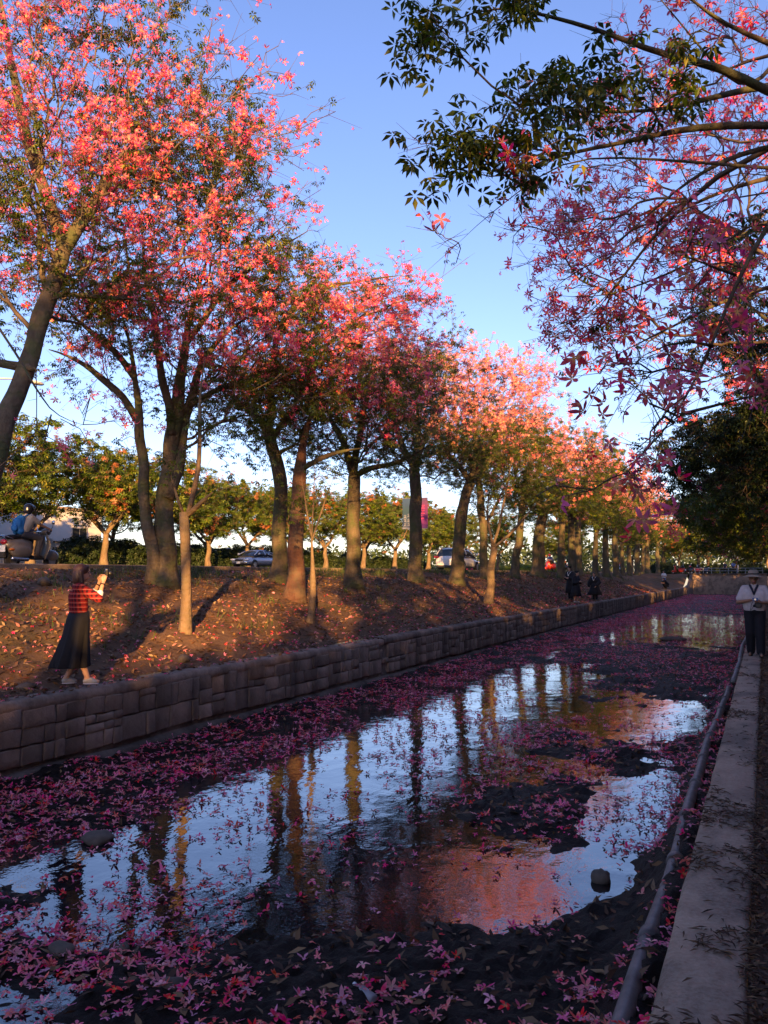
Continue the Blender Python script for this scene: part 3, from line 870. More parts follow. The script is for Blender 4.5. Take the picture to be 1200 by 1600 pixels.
        if ns:
            ms = []
            for ti, tm in enumerate(temps):
                for v in range(3):
                    Vv, Fv, Uv = tm
                    ms.append(npmesh(kind, Vv, [Fv], M[mat], np.stack([Uv, np.full(len(Uv), v / 3 + .1)], 1)))
            for i in np.nonzero(one)[0]:
                mt = Matrix(Rm[i].tolist()).to_4x4() @ Matrix.Diagonal((sc[i], sc[i], sc[i], 1)); mt.translation = (p[i] - b0).tolist()
                ob = link(kind, ms[int(tid[i]) * 3 + random.randrange(3)], t); ob.matrix_local = mt
        pr = [scatter(tm, (p - b0)[(tid == ti) & ~one], Rm[(tid == ti) & ~one], sc[(tid == ti) & ~one], r) for ti, tm in enumerate(temps) if ((tid == ti) & ~one).any()]
        if pr:
            V, F, U = merge(pr)
            tag(link('blossoms' if kind == 'blossom' else 'foliage', npmesh(kind + 's', V, [F], M[mat], U), t), kind='stuff')
    return t

def copy_tree(src, loc, rz, sc, label, group):
    c = src.copy(); C.objects.link(c)
    c.location = loc; c.rotation_euler = (0, 0, rz); c.scale = (sc,) * 3 if np.isscalar(sc) else sc
    c['label'] = label
    if group: c['group'] = group
    for ch in src.children:
        q = ch.copy(); C.objects.link(q); q.parent = c
    return c

LEFT = 'flowering trees along the left bank'
RIGHT = 'flowering trees along the right path'
L0=[[(-11.97,9.10,1.52,0.250),(-11.99,9.42,2.76,0.237),(-11.97,9.73,3.90,0.223),(-12.07,10.05,4.65,0.210),(-12.07,10.37,5.54,0.197),(-11.99,10.68,6.71,0.183),(-11.97,11.00,7.87,0.170)],
  [(-11.97,11.00,7.87,0.140),(-11.56,11.38,8.78,0.120),(-11.30,11.75,10.04,0.100),(-10.65,12.12,9.90,0.080),(-10.38,12.50,9.56,0.060)],
  [(-11.97,11.00,7.87,0.140),(-12.67,11.12,9.16,0.120),(-13.63,11.25,11.19,0.100),(-14.24,11.38,12.98,0.080),(-14.90,11.50,15.03,0.060)],
  [(-11.96,10.70,6.83,0.050),(-11.58,11.30,6.92,0.043),(-11.18,11.90,7.00,0.037),(-10.73,12.50,7.07,0.030)],
  [(-12.03,10.20,5.32,0.090),(-12.53,10.20,5.41,0.080),(-12.96,10.20,5.53,0.070)],
  [(-11.95,10.20,5.32,0.070),(-11.69,10.20,5.23,0.050)],
  [(-11.90,10.60,6.67,0.060),(-12.53,10.90,7.74,0.053),(-12.83,11.20,8.83,0.047),(-13.69,11.50,10.23,0.040)],
  [(-11.20,8.90,5.71,0.022),(-10.61,8.93,5.02,0.019),(-9.97,8.95,4.14,0.016),(-9.72,8.97,3.98,0.013),(-9.28,9.00,3.86,0.010)],
  [(-9.90,8.95,4.06,0.012),(-10.04,8.97,3.65,0.010),(-10.17,9.00,3.36,0.008)]]
L1=[[(-12.96,15.20,1.28,0.340),(-13.00,15.25,2.01,0.307),(-13.05,15.30,2.78,0.275),(-13.02,15.35,4.03,0.243),(-12.93,15.40,4.97,0.210),(-12.81,15.45,6.24,0.178),(-12.68,15.50,7.19,0.145),(-12.36,15.55,8.61,0.113),(-12.03,15.60,9.70,0.080)],
  [(-13.02,15.00,1.37,0.190),(-13.13,14.94,2.16,0.174),(-13.26,14.89,3.07,0.159),(-13.36,14.83,4.30,0.143),(-13.44,14.77,5.22,0.127),(-13.51,14.71,6.15,0.111),(-13.63,14.66,7.09,0.096),(-13.91,14.60,8.06,0.080)],
  [(-13.55,14.90,5.25,0.100),(-13.86,14.62,5.85,0.088),(-14.43,14.35,6.48,0.075),(-14.99,14.07,6.85,0.062),(-15.43,13.80,6.98,0.050)],
  [(-13.60,14.80,6.33,0.090),(-13.86,14.60,6.71,0.080),(-14.30,14.40,7.26,0.070),(-14.95,14.20,7.77,0.060),(-15.28,14.00,8.15,0.050)],
  [(-12.88,15.20,3.39,0.160),(-12.77,15.46,4.34,0.140),(-12.81,15.72,5.33,0.120),(-12.75,15.98,6.51,0.100),(-12.37,16.24,7.51,0.080),(-11.12,16.50,8.24,0.060)],
  [(-12.85,15.30,4.95,0.110),(-12.90,14.97,6.14,0.095),(-12.84,14.65,7.30,0.080),(-12.98,14.33,8.61,0.065),(-12.83,14.00,10.00,0.050)],
  [(-12.76,15.60,7.23,0.080),(-11.85,15.90,8.64,0.067),(-10.75,16.20,9.38,0.053),(-9.84,16.50,9.97,0.040)],
  [(-12.56,15.40,5.57,0.070),(-12.21,15.93,6.12,0.060),(-11.83,16.47,6.36,0.050),(-11.23,17.00,6.58,0.040)]]
L2=[[(-12.89,20.20,1.28,0.230),(-12.92,20.20,2.30,0.218),(-12.95,20.20,3.05,0.206),(-12.86,20.20,4.19,0.194),(-13.09,20.20,5.16,0.182),(-13.28,20.20,5.75,0.170)],
  [(-13.28,20.20,5.75,0.100),(-13.63,19.97,6.32,0.083),(-14.17,19.73,6.81,0.067),(-14.71,19.50,7.31,0.050)],
  [(-13.21,20.20,5.55,0.100),(-12.82,20.27,6.31,0.085),(-11.87,20.35,6.63,0.070),(-10.63,20.43,6.62,0.055),(-9.65,20.50,6.82,0.040)],
  [(-13.28,20.20,5.75,0.120),(-13.10,19.86,7.22,0.106),(-12.65,19.52,8.62,0.092),(-11.42,19.18,9.56,0.078),(-9.63,18.84,9.44,0.064),(-8.34,18.50,9.29,0.050)],
  [(-11.51,18.85,0.86,0.270),(-11.54,18.85,1.89,0.253),(-11.53,18.85,2.59,0.235),(-11.48,18.85,3.64,0.218),(-11.39,18.85,4.66,0.200)],
  [(-11.39,18.85,4.43,0.080),(-10.87,19.00,4.77,0.067),(-10.16,19.15,4.95,0.053),(-9.65,19.30,4.99,0.040)],
  [(-13.09,20.20,5.16,0.060),(-12.54,20.20,5.31,0.055),(-12.21,20.20,5.48,0.050)]]
L3=[[(-12.45,24.10,1.11,0.270),(-12.46,24.10,2.18,0.247),(-12.46,24.10,3.25,0.223),(-12.47,24.10,4.88,0.200)],
  [(-12.47,24.10,4.88,0.120),(-12.00,24.23,5.18,0.102),(-11.34,24.35,5.22,0.085),(-10.57,24.48,5.47,0.068),(-9.71,24.60,5.97,0.050)],
  [(-12.47,24.10,4.88,0.140),(-12.72,24.07,5.88,0.113),(-13.25,24.03,6.80,0.087),(-13.75,24.00,7.95,0.060)],
  [(-12.47,24.10,4.88,0.130),(-12.27,24.13,6.29,0.107),(-11.97,24.17,7.81,0.083),(-11.63,24.20,8.89,0.060)]]
L4=[[(-12.86,30.40,1.21,0.340),(-12.89,30.40,2.57,0.318),(-12.86,30.40,3.61,0.295),(-12.85,30.40,4.93,0.273),(-12.91,30.40,5.99,0.250)],
  [(-12.91,30.40,5.99,0.160),(-13.51,30.27,7.08,0.127),(-13.88,30.13,8.43,0.093),(-14.12,30.00,9.78,0.060)],
  [(-12.91,30.40,5.99,0.160),(-12.44,30.47,7.30,0.127),(-11.76,30.53,8.85,0.093),(-11.49,30.60,10.18,0.060)],
  [(-12.91,30.40,5.99,0.140),(-12.83,30.70,7.64,0.100),(-13.09,31.00,9.62,0.060)]]
L5=[[(-12.51,34.20,1.11,0.300),(-12.41,34.20,2.95,0.273),(-12.21,34.20,4.67,0.247),(-11.81,34.20,5.75,0.220)],
  [(-11.81,34.20,5.75,0.130),(-12.48,34.13,6.56,0.107),(-12.97,34.07,7.17,0.083),(-13.41,34.00,8.22,0.060)],
  [(-11.81,34.20,5.75,0.150),(-10.95,34.33,6.59,0.120),(-10.65,34.47,7.51,0.090),(-10.40,34.60,9.25,0.060)],
  [(-11.81,34.20,5.75,0.130),(-11.46,34.10,7.51,0.095),(-11.56,34.00,9.53,0.060)]]
L6=[[(-12.96,39.60,1.24,0.230),(-13.00,39.60,3.80,0.207),(-13.16,39.60,5.78,0.183),(-13.42,39.60,7.63,0.160)],
  [(-13.00,39.60,3.96,0.100),(-12.34,39.70,5.10,0.080),(-11.92,39.80,6.08,0.060)],
  [(-13.42,39.60,7.63,0.120),(-12.84,39.80,9.47,0.085),(-11.85,40.00,11.10,0.050)]]
L7=[[(-13.26,46.00,1.30,0.260),(-12.96,46.00,3.35,0.230),(-12.62,46.00,5.97,0.200),(-12.37,46.00,7.65,0.170),(-11.73,46.00,9.69,0.140)]]
L8=[[(-13.27,51.50,1.27,0.420),(-13.15,51.50,3.96,0.375),(-12.87,51.50,5.61,0.330)],
  [(-12.87,51.50,5.61,0.200),(-13.61,51.50,6.97,0.150),(-13.80,51.50,8.58,0.100)],
  [(-12.87,51.50,5.61,0.200),(-12.10,51.50,6.91,0.150),(-11.82,51.50,8.89,0.100)]]
S1=[[(-9.87,12.17,0.44,0.115),(-9.86,12.17,1.56,0.110),(-9.85,12.17,2.41,0.105),(-9.89,12.17,2.74,0.100)],
  [(-9.88,12.17,2.71,0.060),(-9.54,12.13,2.90,0.050),(-9.22,12.10,3.10,0.040)],
  [(-9.83,12.17,2.77,0.055),(-9.68,12.23,3.44,0.048),(-9.67,12.29,4.12,0.040),(-9.75,12.34,5.00,0.033),(-9.67,12.40,5.76,0.025)],
  [(-9.94,12.17,2.74,0.035),(-10.11,12.11,3.02,0.028),(-10.15,12.06,3.32,0.022),(-10.19,12.00,3.75,0.015)]]
S2=[[(-9.69,16.50,0.39,0.085),(-9.61,16.50,1.26,0.073),(-9.65,16.50,2.46,0.060)],
  [(-9.65,16.50,2.46,0.025),(-9.82,16.45,3.30,0.019),(-9.90,16.40,3.98,0.012)],
  [(-9.65,16.50,2.38,0.025),(-9.39,16.60,3.29,0.019),(-9.17,16.70,3.90,0.012)],
  [(-9.65,16.50,2.46,0.020),(-9.61,16.50,3.52,0.015),(-9.58,16.50,4.28,0.010)]]
S3=[[(-9.65,30.00,0.37,0.150),(-9.58,30.00,1.77,0.140),(-9.44,30.00,2.64,0.130)],
  [(-9.44,30.00,2.64,0.060),(-9.72,30.00,3.63,0.045),(-9.60,30.00,4.88,0.030)],
  [(-9.44,30.00,2.64,0.060),(-9.18,30.10,3.75,0.050),(-8.97,30.20,4.87,0.040),(-8.75,30.30,6.12,0.030)],
  [(-9.45,30.00,2.56,0.060),(-8.67,30.07,3.24,0.050),(-8.08,30.13,3.96,0.040),(-7.74,30.20,4.32,0.030)]]
R1=[[(0.29,7.10,5.43,0.055),(-0.19,6.68,5.65,0.049),(-0.56,6.31,5.57,0.043),(-0.93,5.94,5.69,0.037),(-1.20,5.62,5.62,0.032),(-1.43,5.32,5.61,0.026),(-1.64,5.03,5.52,0.020),(-1.84,4.75,5.20,0.014),(-1.88,4.53,4.99,0.008)],
  [(0.31,7.44,5.82,0.050),(-0.32,6.83,5.47,0.042),(-0.65,6.37,5.20,0.033),(-1.24,5.78,5.02,0.025),(-1.43,5.38,4.94,0.016),(-1.47,5.05,4.88,0.008)],
  [(0.29,7.21,5.33,0.050),(-0.44,6.69,5.19,0.045),(-0.77,6.37,5.02,0.040),(-1.02,6.08,4.85,0.036),(-1.30,5.78,4.72,0.031),(-1.45,5.53,4.54,0.026),(-1.51,5.33,4.36,0.021),(-1.61,5.11,4.28,0.017),(-1.73,4.88,4.22,0.012),(-1.75,4.70,4.24,0.007)],
  [(-1.20,5.40,4.52,0.015),(-1.39,5.20,4.19,0.013),(-1.56,5.01,4.01,0.010),(-1.66,4.85,3.86,0.008),(-1.70,4.73,3.71,0.006)],
  [(0.30,7.43,5.30,0.040),(-0.22,6.89,4.96,0.033),(-0.55,6.43,4.56,0.025),(-0.86,5.98,4.06,0.018),(-0.96,5.63,3.85,0.010)],
  [(0.33,7.67,6.21,0.050),(-0.17,7.14,6.26,0.040),(-0.48,6.70,6.40,0.030),(-0.82,6.25,6.52,0.020)],
  [(0.38,8.58,6.89,0.050),(0.19,8.24,6.35,0.044),(-0.04,7.89,6.02,0.038),(-0.29,7.53,6.22,0.032),(-0.48,7.20,6.39,0.026),(-0.75,6.83,6.64,0.020)],
  [(0.37,9.57,5.97,0.050),(-0.14,9.05,5.70,0.041),(-0.68,8.52,5.31,0.031),(-1.24,7.98,4.73,0.021),(-1.65,7.51,4.44,0.012)],
  [(0.37,10.12,5.77,0.050),(-0.23,9.62,5.31,0.041),(-0.87,9.09,4.86,0.031),(-1.54,8.56,4.51,0.021),(-1.92,8.16,4.50,0.012)],
  [(0.36,10.67,5.12,0.050),(-0.34,10.20,4.84,0.041),(-1.02,9.74,4.42,0.031),(-1.55,9.36,4.08,0.021),(-1.93,9.04,3.75,0.012)],
  [(0.20,5.18,3.91,0.030),(0.06,4.99,3.53,0.027),(-0.09,4.79,3.26,0.024),(-0.16,4.63,2.93,0.021),(-0.28,4.46,2.62,0.018),(-0.36,4.29,2.40,0.015),(-0.54,4.09,2.14,0.012),(-0.63,3.92,2.02,0.009),(-0.76,3.73,1.96,0.006)],
  [(-0.21,4.55,2.81,0.014),(-0.27,4.40,2.92,0.011),(-0.39,4.24,2.77,0.009),(-0.52,4.07,2.66,0.006)],
  [(-0.35,4.20,2.39,0.012),(-0.19,4.36,2.45,0.010),(0.05,4.55,2.53,0.008)],
  [(-0.09,4.82,3.27,0.012),(-0.21,4.65,3.27,0.009),(-0.33,4.49,3.30,0.006)],
  [(-0.36,4.20,2.38,0.009),(-0.42,4.08,2.40,0.007),(-0.50,3.97,2.43,0.005)]]
SHADERS = [(4.4, .8, 1.0), (3.2, -13, 1.0), (3.4, -20.5, .95), (3.0, -28, 1.0), (3.0, -43, 1.0)]

L2[4] = [(a, b, c, d * .85) for (a, b, c, d) in L2[4]] + [(-11.30, 18.9, 5.2, .12), (-11.15, 18.95, 6.0, .09), (-10.7, 19.0, 7.0, .06)]
L2[5] = L2[5]
L4[0] = [(a, b, c, d * .86) for (a, b, c, d) in L4[0]]
L0[0] = [(a, b, c, d * .84) for (a, b, c, d) in L0[0]]
L1[:2] = [[(a, b, c, d * .86) for (a, b, c, d) in q_] for q_ in L1[:2]]
S1[0] = [(a, b, c, d * .86) for (a, b, c, d) in S1[0]]
L2 = L2[:4] + [L2[6]] + L2[4:6]
# (cx, cy, cz, rx, ry, rz, weight, blossom share, shell bias)
make_tree('flowering_tree', L0, [(-12.0, 11.8, 10.6, 3.8, 3.2, 3.2, 1.0, .78, .4), (-13.4, 11.2, 7.6, 2.4, 2.2, 1.4, .40, .30, .3), (-10.4, 12.4, 9.8, 2.0, 1.8, 2.0, .45, .60, .3), (-11.6, 12.6, 7.4, 1.8, 1.6, .8, .2, .45, .3), (-11.9, 10.2, 10.6, 2.4, 1.6, 2.8, .55, .85, .3)] + [(x_, y_, z_, .06, .06, .04, .003, 1.2, .1) for (x_, y_, z_) in ((-9.25, 9, 3.8), (-9.6, 8.95, 3.65), (-10.2, 9, 3.35), (-9.85, 9, 3.2), (-10.1, 9, 2.95), (-9.5, 9, 3.5))],
          1600, 3.8, 1, 'leaning tree at the left edge with the tallest bright pink crown', LEFT, singles=(300, 0), dens=(2.6, 2.6), twigs=4)
make_tree('flowering_tree', L1, [(-12.9, 15.3, 9.0, 3.5, 3.6, 3.0, 1.0, .66, .35), (-11.3, 15.8, 7.8, 2.9, 2.8, 1.5, .5, .72, .2), (-12.6, 15.3, 11.8, 2.2, 2.0, .9, .2, .10, .3), (-11.2, 16.9, 6.0, 1.8, 2.0, 1.0, .4, .05, .3), (-12.6, 14.4, 11.2, 1.5, 1.3, .9, .16, .1, .3), (-13.8, 14.3, 7.6, 1.6, 1.4, .9, .2, .55, .3)],
          1500, 4.5, 2, 'thick multi-stemmed tree with spreading limbs behind the woman in red plaid', LEFT, singles=(300, 0), dens=(2.6, 3.0), twigs=4)
make_tree('flowering_tree', L2, [(-11.4, 19.6, 8.0, 3.7, 3.3, 2.1, 1.0, .80, .4), (-9.3, 18.6, 8.3, 1.7, 1.5, 1.0, .28, .95, .3), (-13.4, 19.8, 6.6, 1.6, 1.8, .9, .26, .05, .3), (-10.8, 20.4, 6.9, 2.8, 2.4, 1.0, .38, .35, .3)],
          1300, 4.8, 3, 'twin-trunked tree with one reddish broken trunk, its pink limb reaching over the canal', LEFT, singles=(300, 0), dens=(2.8, 2.8), twigs=4, trunk_split=[(0, 5, 'bark'), (5, 6, 'bark_red'), (6, 7, 'bark')])
make_tree('flowering_tree', L3, [(-12.2, 24.3, 7.8, 3.2, 2.7, 1.6, .9, .58, .4), (-12.0, 24.2, 6.2, 3.0, 2.4, .9, .6, .02, .3), (-11.8, 24.4, 8.9, 2.0, 1.8, .6, .25, .65, .3)],
          1050, 4.8, 4, 'straight-trunked tree with a low side limb curving right and a mostly green crown', LEFT, petmat='petal_pale', noise_amp=1.5, dens=(2.8, 3.4), twigs=3)
make_tree('flowering_tree', L4, [(-12.4, 30.4, 9.1, 3.7, 3.1, 2.1, 1.1, .84, .5), (-12.4, 30.4, 6.7, 3.2, 2.8, 1.0, .55, .06, .3)],
          1100, 5.4, 5, 'sturdy straight tree with the pair of street banners behind its trunk', LEFT, petmat='petal_pale', noise_amp=1.5, dens=(3.2, 3.4), twigs=3)
make_tree('flowering_tree', L5, [(-12.0, 34.6, 9.5, 3.7, 3.2, 2.2, 1.1, .84, .5), (-12.0, 34.4, 7.2, 3.0, 2.8, 1.0, .45, .2, .3)],
          1000, 5.4, 6, 'right-leaning forked tree standing in front of the white minivan', LEFT, petmat='petal_pale', noise_amp=1.5, dens=(3.4, 3.6), twigs=3, big=1.1, lo=True)
make_tree('flowering_tree', L6, [(-12.2, 39.8, 9.2, 3.8, 3.4, 2.3, 1.0, .64, .5), (-12.4, 39.6, 6.6, 3.2, 3.0, 1.1, .6, .06, .3)],
          750, 5.0, 7, 'slim dark tree just right of the white minivan, its low crown dark green', LEFT, petmat='petal_pale', noise_amp=1.5, dens=(3.4, 4.0), twigs=3, big=1.2, lo=True)
make_tree('flowering_tree', L7, [(-12.4, 46, 9.4, 4.0, 3.4, 2.4, 1.0, .60, .5), (-12.4, 46, 6.6, 3.4, 3.0, 1.1, .5, .06, .3)],
          700, 5.0, 8, 'slender right-leaning tree beside the walker in pink trousers', LEFT, petmat='petal_pale', noise_amp=1.5, dens=(3.4, 4.0), twigs=3, big=1.25, lo=True)
make_tree('flowering_tree', L8, [(-12.6, 51.6, 9.3, 4.2, 3.6, 2.4, 1.0, .60, .5), (-12.4, 51.5, 6.8, 3.4, 3.0, 1.1, .45, .1, .3)],
          700, 5.0, 9, 'stoutest forked tree of the middle row with a bulging trunk', LEFT, petmat='petal_pale', noise_amp=1.5, dens=(3.4, 4.0), twigs=3, big=1.3, lo=True)

# saplings on the slope
make_tree('young_tree', S1, [(-9.7, 12.4, 4.2, .5, .5, .8, 1, 0, .3)], 26, 2.6, 10, 'pollarded pale sapling on the slope behind the woman, casting a long shadow', 'young trees on the slope', dens=(0, 1.2), twigs=2, bmat='bark_pale', spread=.25, tip_r=.005, tw_len=(.12, .3))
make_tree('young_tree', S2, [(-9.6, 16.6, 3.4, .7, .6, .9, 1, 0, .3)], 60, 1.6, 11, 'thin leafy sapling in front of the twin-trunked tree', 'young trees on the slope', dens=(0, 2.0), twigs=2, bmat='bark_pale', spread=.25, tip_r=.005, tw_len=(.12, .35))
make_tree('young_tree', S3, [(-9.8, 30.2, 4.6, 1.0, .9, 1.2, 1, 0, .3)], 80, 2.2, 12, 'bushy bare-stemmed sapling on the slope in front of the slim dark tree', 'young trees on the slope', dens=(0, 1.0), twigs=2, bmat='bark_pale', spread=.35, tip_r=.008, tw_len=(.2, .5))

# far part of the left row: three trees built, then copied
def simple_lines(r, h, r0, lean=0.0, y=0.0):
    k = [(0, 0, 0, r0), (lean * .3, .05, h * .5, r0 * .9), (lean, 0, h, r0 * .75)]
    out = [k]
    n = r.integers(3, 5)
    for i in range(n):
        a = 2 * math.pi * i / n + r.uniform(-.4, .4); q = r.uniform(1.0, 1.8); up = r.uniform(1.6, 2.6)
        out.append([(lean, 0, h - .1, r0 * .5), (lean + q * .6 * math.cos(a), q * .6 * math.sin(a), h + up * .5, r0 * .36), (lean + q * 1.5 * math.cos(a), q * 1.5 * math.sin(a), h + up * 1.15, r0 * .2)])
    return out
far = []
for s in range(3):
    r_ = np.random.default_rng(60 + s)
    far.append(make_tree('flowering_tree', simple_lines(r_, 4.0 + .4 * s, .28 + .03 * s, .2 * (s - 1)), [(0, 0, 8.2 + .3 * s, 4.0, 3.4, 2.4, 1.0, (.42, .62, .74)[s], .5), (.2, 0, 5.4, 3.3, 2.8, 1.1, .5, .08, .3)],
               560, 3.4, 20 + s, 'x', LEFT, dens=(3.4, 4.0), twigs=3, big=1.45, lo=True, base=(0, 0, 0), leafmat='green' if s == 0 else 'leaf', petmat='petal_pale'))
FAR_L = 'pink-topped tree with a dark green underside in the distant part of the left bank row'
yl = [57, 62.3, 67.4, 72.4, 77.2, 81.4, 87.3, 93, 98.5, 104, 110, 116, 123]
for i, y in enumerate(yl):
    x = -13.4 + random.uniform(-.5, .5); s = far[i % 3]; lab = FAR_L
    z = float(bank_z(x, y)) - .05
    if i < 3:
        s.location = (x, y, z); s.rotation_euler = (0, 0, random.uniform(0, 6)); s['label'] = lab
    else:
        copy_tree(s, (x, y, z), random.uniform(0, 6.28), random.uniform(.88, 1.06), lab, LEFT)

# ------------------------------------------------------------------ right-hand trees, trunks outside the frame
tr = [[(2.7, 7.6, -.1, .34), (2.6, 7.6, 2.0, .28), (2.4, 7.55, 3.9, .22)]]
for ln in R1[:10]:
    x, y, z, q = ln[0]
    tr.append([(2.4, 7.55, 3.8, .09), (1.5, 7.4 + (y - 7.4) * .4, 3.8 + (z - 3.8) * .65, q * 1.0)] + [(a, b, c, d * .62) for (a, b, c, d) in ln])
x, y, z, q = R1[10][0]
tr.append([(2.4, 7.55, 3.9, .06), (1.3, 6.4, 4.6, .045)] + [(a, b, c, d * .62) for (a, b, c, d) in R1[10]])
tr += [[(a, b, c, d * .7) for (a, b, c, d) in ln] for ln in R1[11:]]
NEAR = [(-1.80, 4.66, 5.12, .16, .18, .12, 12, -.4, .1), (-1.40, 5.30, 5.55, .46, .38, .12, 13, -.3, .1), (-1.30, 5.20, 4.86, .36, .34, .10, 16, -.3, .1), (-1.34, 5.15, 4.42, .22, .28, .26, 19, -.1, .1),
        (-1.74, 4.72, 4.30, .20, .18, .08, 18, -.3, .1), (-1.50, 4.95, 4.10, .20, .2, .18, 16, .5, .1), (-1.70, 4.76, 3.74, .06, .06, .06, 6, 1, .1), (-.9, 5.9, 5.3, .5, .5, .35, 40, .25, .1),
        (-.5, 9.0, 6.0, 1.3, 1.3, 1.5, 190, .80, .2), (-.9, 8.3, 6.9, 1.2, 1.2, .8, 110, .80, .2), (.3, 8.6, 7.6, 1.4, 1.6, .9, 120, .95, .2), (-1.4, 8.3, 5.3, .7, .7, .5, 70, .95, .2), (-1.75, 8.7, 4.45, .6, .6, .5, 90, .80, .2), (-.5, 8.6, 4.6, .9, .9, .8, 110, .78, .2)]
for (x, y, z, q) in [(-.31, 4.61, 3.34, 12), (-.22, 4.80, 3.50, 8), (-.52, 4.07, 2.64, 9), (-.66, 4.00, 2.57, 9), (-.43, 4.44, 3.02, 5), (-.10, 4.60, 2.84, 6), (-.33, 4.16, 2.46, 4), (-.48, 3.97, 2.36, 5), (-.52, 3.88, 2.22, 4), (-.55, 3.76, 2.04, 4), (-.77, 3.62, 1.90, 4), (-.10, 4.40, 2.46, 4), (-.42, 5.33, 3.88, 10), (.02, 4.55, 2.50, 3), (-.36, 4.80, 3.2, 5)]:
    NEAR.append((x, y, z, .05, .05, .03, max(3, q * .8), 1.2, .1))
make_tree('flowering_tree', tr, NEAR, int(sum(s_[6] for s_ in NEAR)) + 8, 2.0, 31, 'near tree overhanging from the right edge, dark leaves and pink flowers against the sky', RIGHT, singles=(300, 300), big=.88, dens=(.66, 1.35), twigs=4, spread=.11, tip_r=.0028,
          tw_len=(.08, .26), per=6, bf=.5, noise_amp=.7)
def overhang(y, seed, specs, label, n=620, dens=(2.2, 4.0), big=1.1, lo=False, sp=.6, leafmat='leaf'):
    r_ = np.random.default_rng(seed)
    ln = [[(2.9, y, -.1, .32), (2.8, y, 2.0, .27), (2.7, y, 3.4, .22)]]
    for i in range(6):
        a = math.pi * (.55 + .18 * i) + r_.uniform(-.1, .1); q = r_.uniform(1.0, 1.6)
        ln.append([(2.7, y, 3.3, .12), (2.7 + q * math.cos(a), y + q * math.sin(a), 4.6, .09), (2.7 + 2.2 * q * math.cos(a), y + 2.2 * q * math.sin(a), 5.6 + r_.uniform(-.5, 1.2), .05)])
    return make_tree('flowering_tree', ln, specs, n, 3.0, seed, label, RIGHT, dens=dens, twigs=3, big=big, lo=lo, spread=sp, leafmat=leafmat)
overhang(14.5, 32, [(.2, 13.6, 7.2, 2.6, 3.0, 1.5, .8, 1.2, .4), (-1.9, 13.4, 6.6, 1.3, 1.6, .9, .35, 1.2, .3), (-1.2, 14.2, 5.2, 1.3, 1.5, .7, .3, .6, .3), (1.6, 15, 9, 3, 3, 1.4, .5, 1.2, .3)], 'second tree overhanging from the right, sparse twigs dotted with magenta flowers', n=620, dens=(1.2, .9), big=1.0, sp=.45)
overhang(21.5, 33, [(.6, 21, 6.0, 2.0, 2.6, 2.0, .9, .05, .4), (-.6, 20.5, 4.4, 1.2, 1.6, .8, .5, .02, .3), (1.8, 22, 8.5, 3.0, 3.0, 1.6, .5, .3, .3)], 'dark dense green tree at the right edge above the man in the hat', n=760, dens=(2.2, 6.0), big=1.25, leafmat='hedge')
dense = overhang(29, 34, [(.9, 29, 5.6, 2.6, 3.0, 2.0, 1.0, .15, .4), (-1.0, 28.6, 4.0, 1.4, 1.8, .9, .45, .08, .3), (2.2, 29, 8.8, 3.2, 3.2, 1.6, .6, .55, .3)], 'dark overhanging tree behind the dense green tree on the right', n=640, dens=(2.6, 4.2), big=1.45, lo=True)
RL = 'tree of the distant right-hand row, dark and overhanging the far canal'
for i, y in enumerate([36, 43, 50, 57, 65, 73, 82, 91, 100]):
    copy_tree(dense, (2.9 + random.uniform(-.2, .4), y, -.05), random.choice((0, .25, -.25)), (1.08 + random.uniform(-.1, .15),) * 3, RL, RIGHT)
# unseen trees continue the row behind the camera, placed and shaped for shade
SH = 'unseen tree continuing the right-hand row behind the viewpoint, shaped for its shade'
SB = 'unseen dark tree added right of the path to block the low sun'  # added out of view; gaps between them let sun reach the bank
r_ = np.random.default_rng(77)
shade = make_tree('flowering_tree', simple_lines(r_, 5.6, .30), [(0, 0, 9.7, 3.4, 3.4, 2.3, 1.0, .5, .3), (0, 0, 11.2, 2.6, 2.6, 1.4, .4, .6, .3)], 760, 5.2, 36, SH, RIGHT, dens=(3.4, 5.5), twigs=3, big=1.5, lo=True, base=(0, 0, 0))
for (x, y, s_) in [(11.5, -28.5, .76), (11.5, -20, .80), (11.5, -11.5, .78), (12, -36, .78)]:  # shorter trees added to shade the wall and lower bank
    copy_tree(dense, (x, y, -.05), y, s_, SB if y > 0 or x > 8 else SH, RIGHT)
for (x, y, rz_) in [(3.2, -5.2, math.pi), (3.2, -36, 2)] + [(11.2, y_, y_) for y_ in (96, 88, 80, 72, 64, 56, 48, 40, 32, 24.5, 17, 10.5, 4.5, -1, -44)]:  # more unseen trees added as sun blockers
    copy_tree(dense, (x, y, -.05), rz_, 1.12, SB if x > 8 else SH, RIGHT)
for i, (x, y, s_) in enumerate(SHADERS):
    if i == 0: shade.location = (x, y, -.05)
    else: copy_tree(shade, (x, y, -.05), random.uniform(0, 6.28), s_, SH, RIGHT)
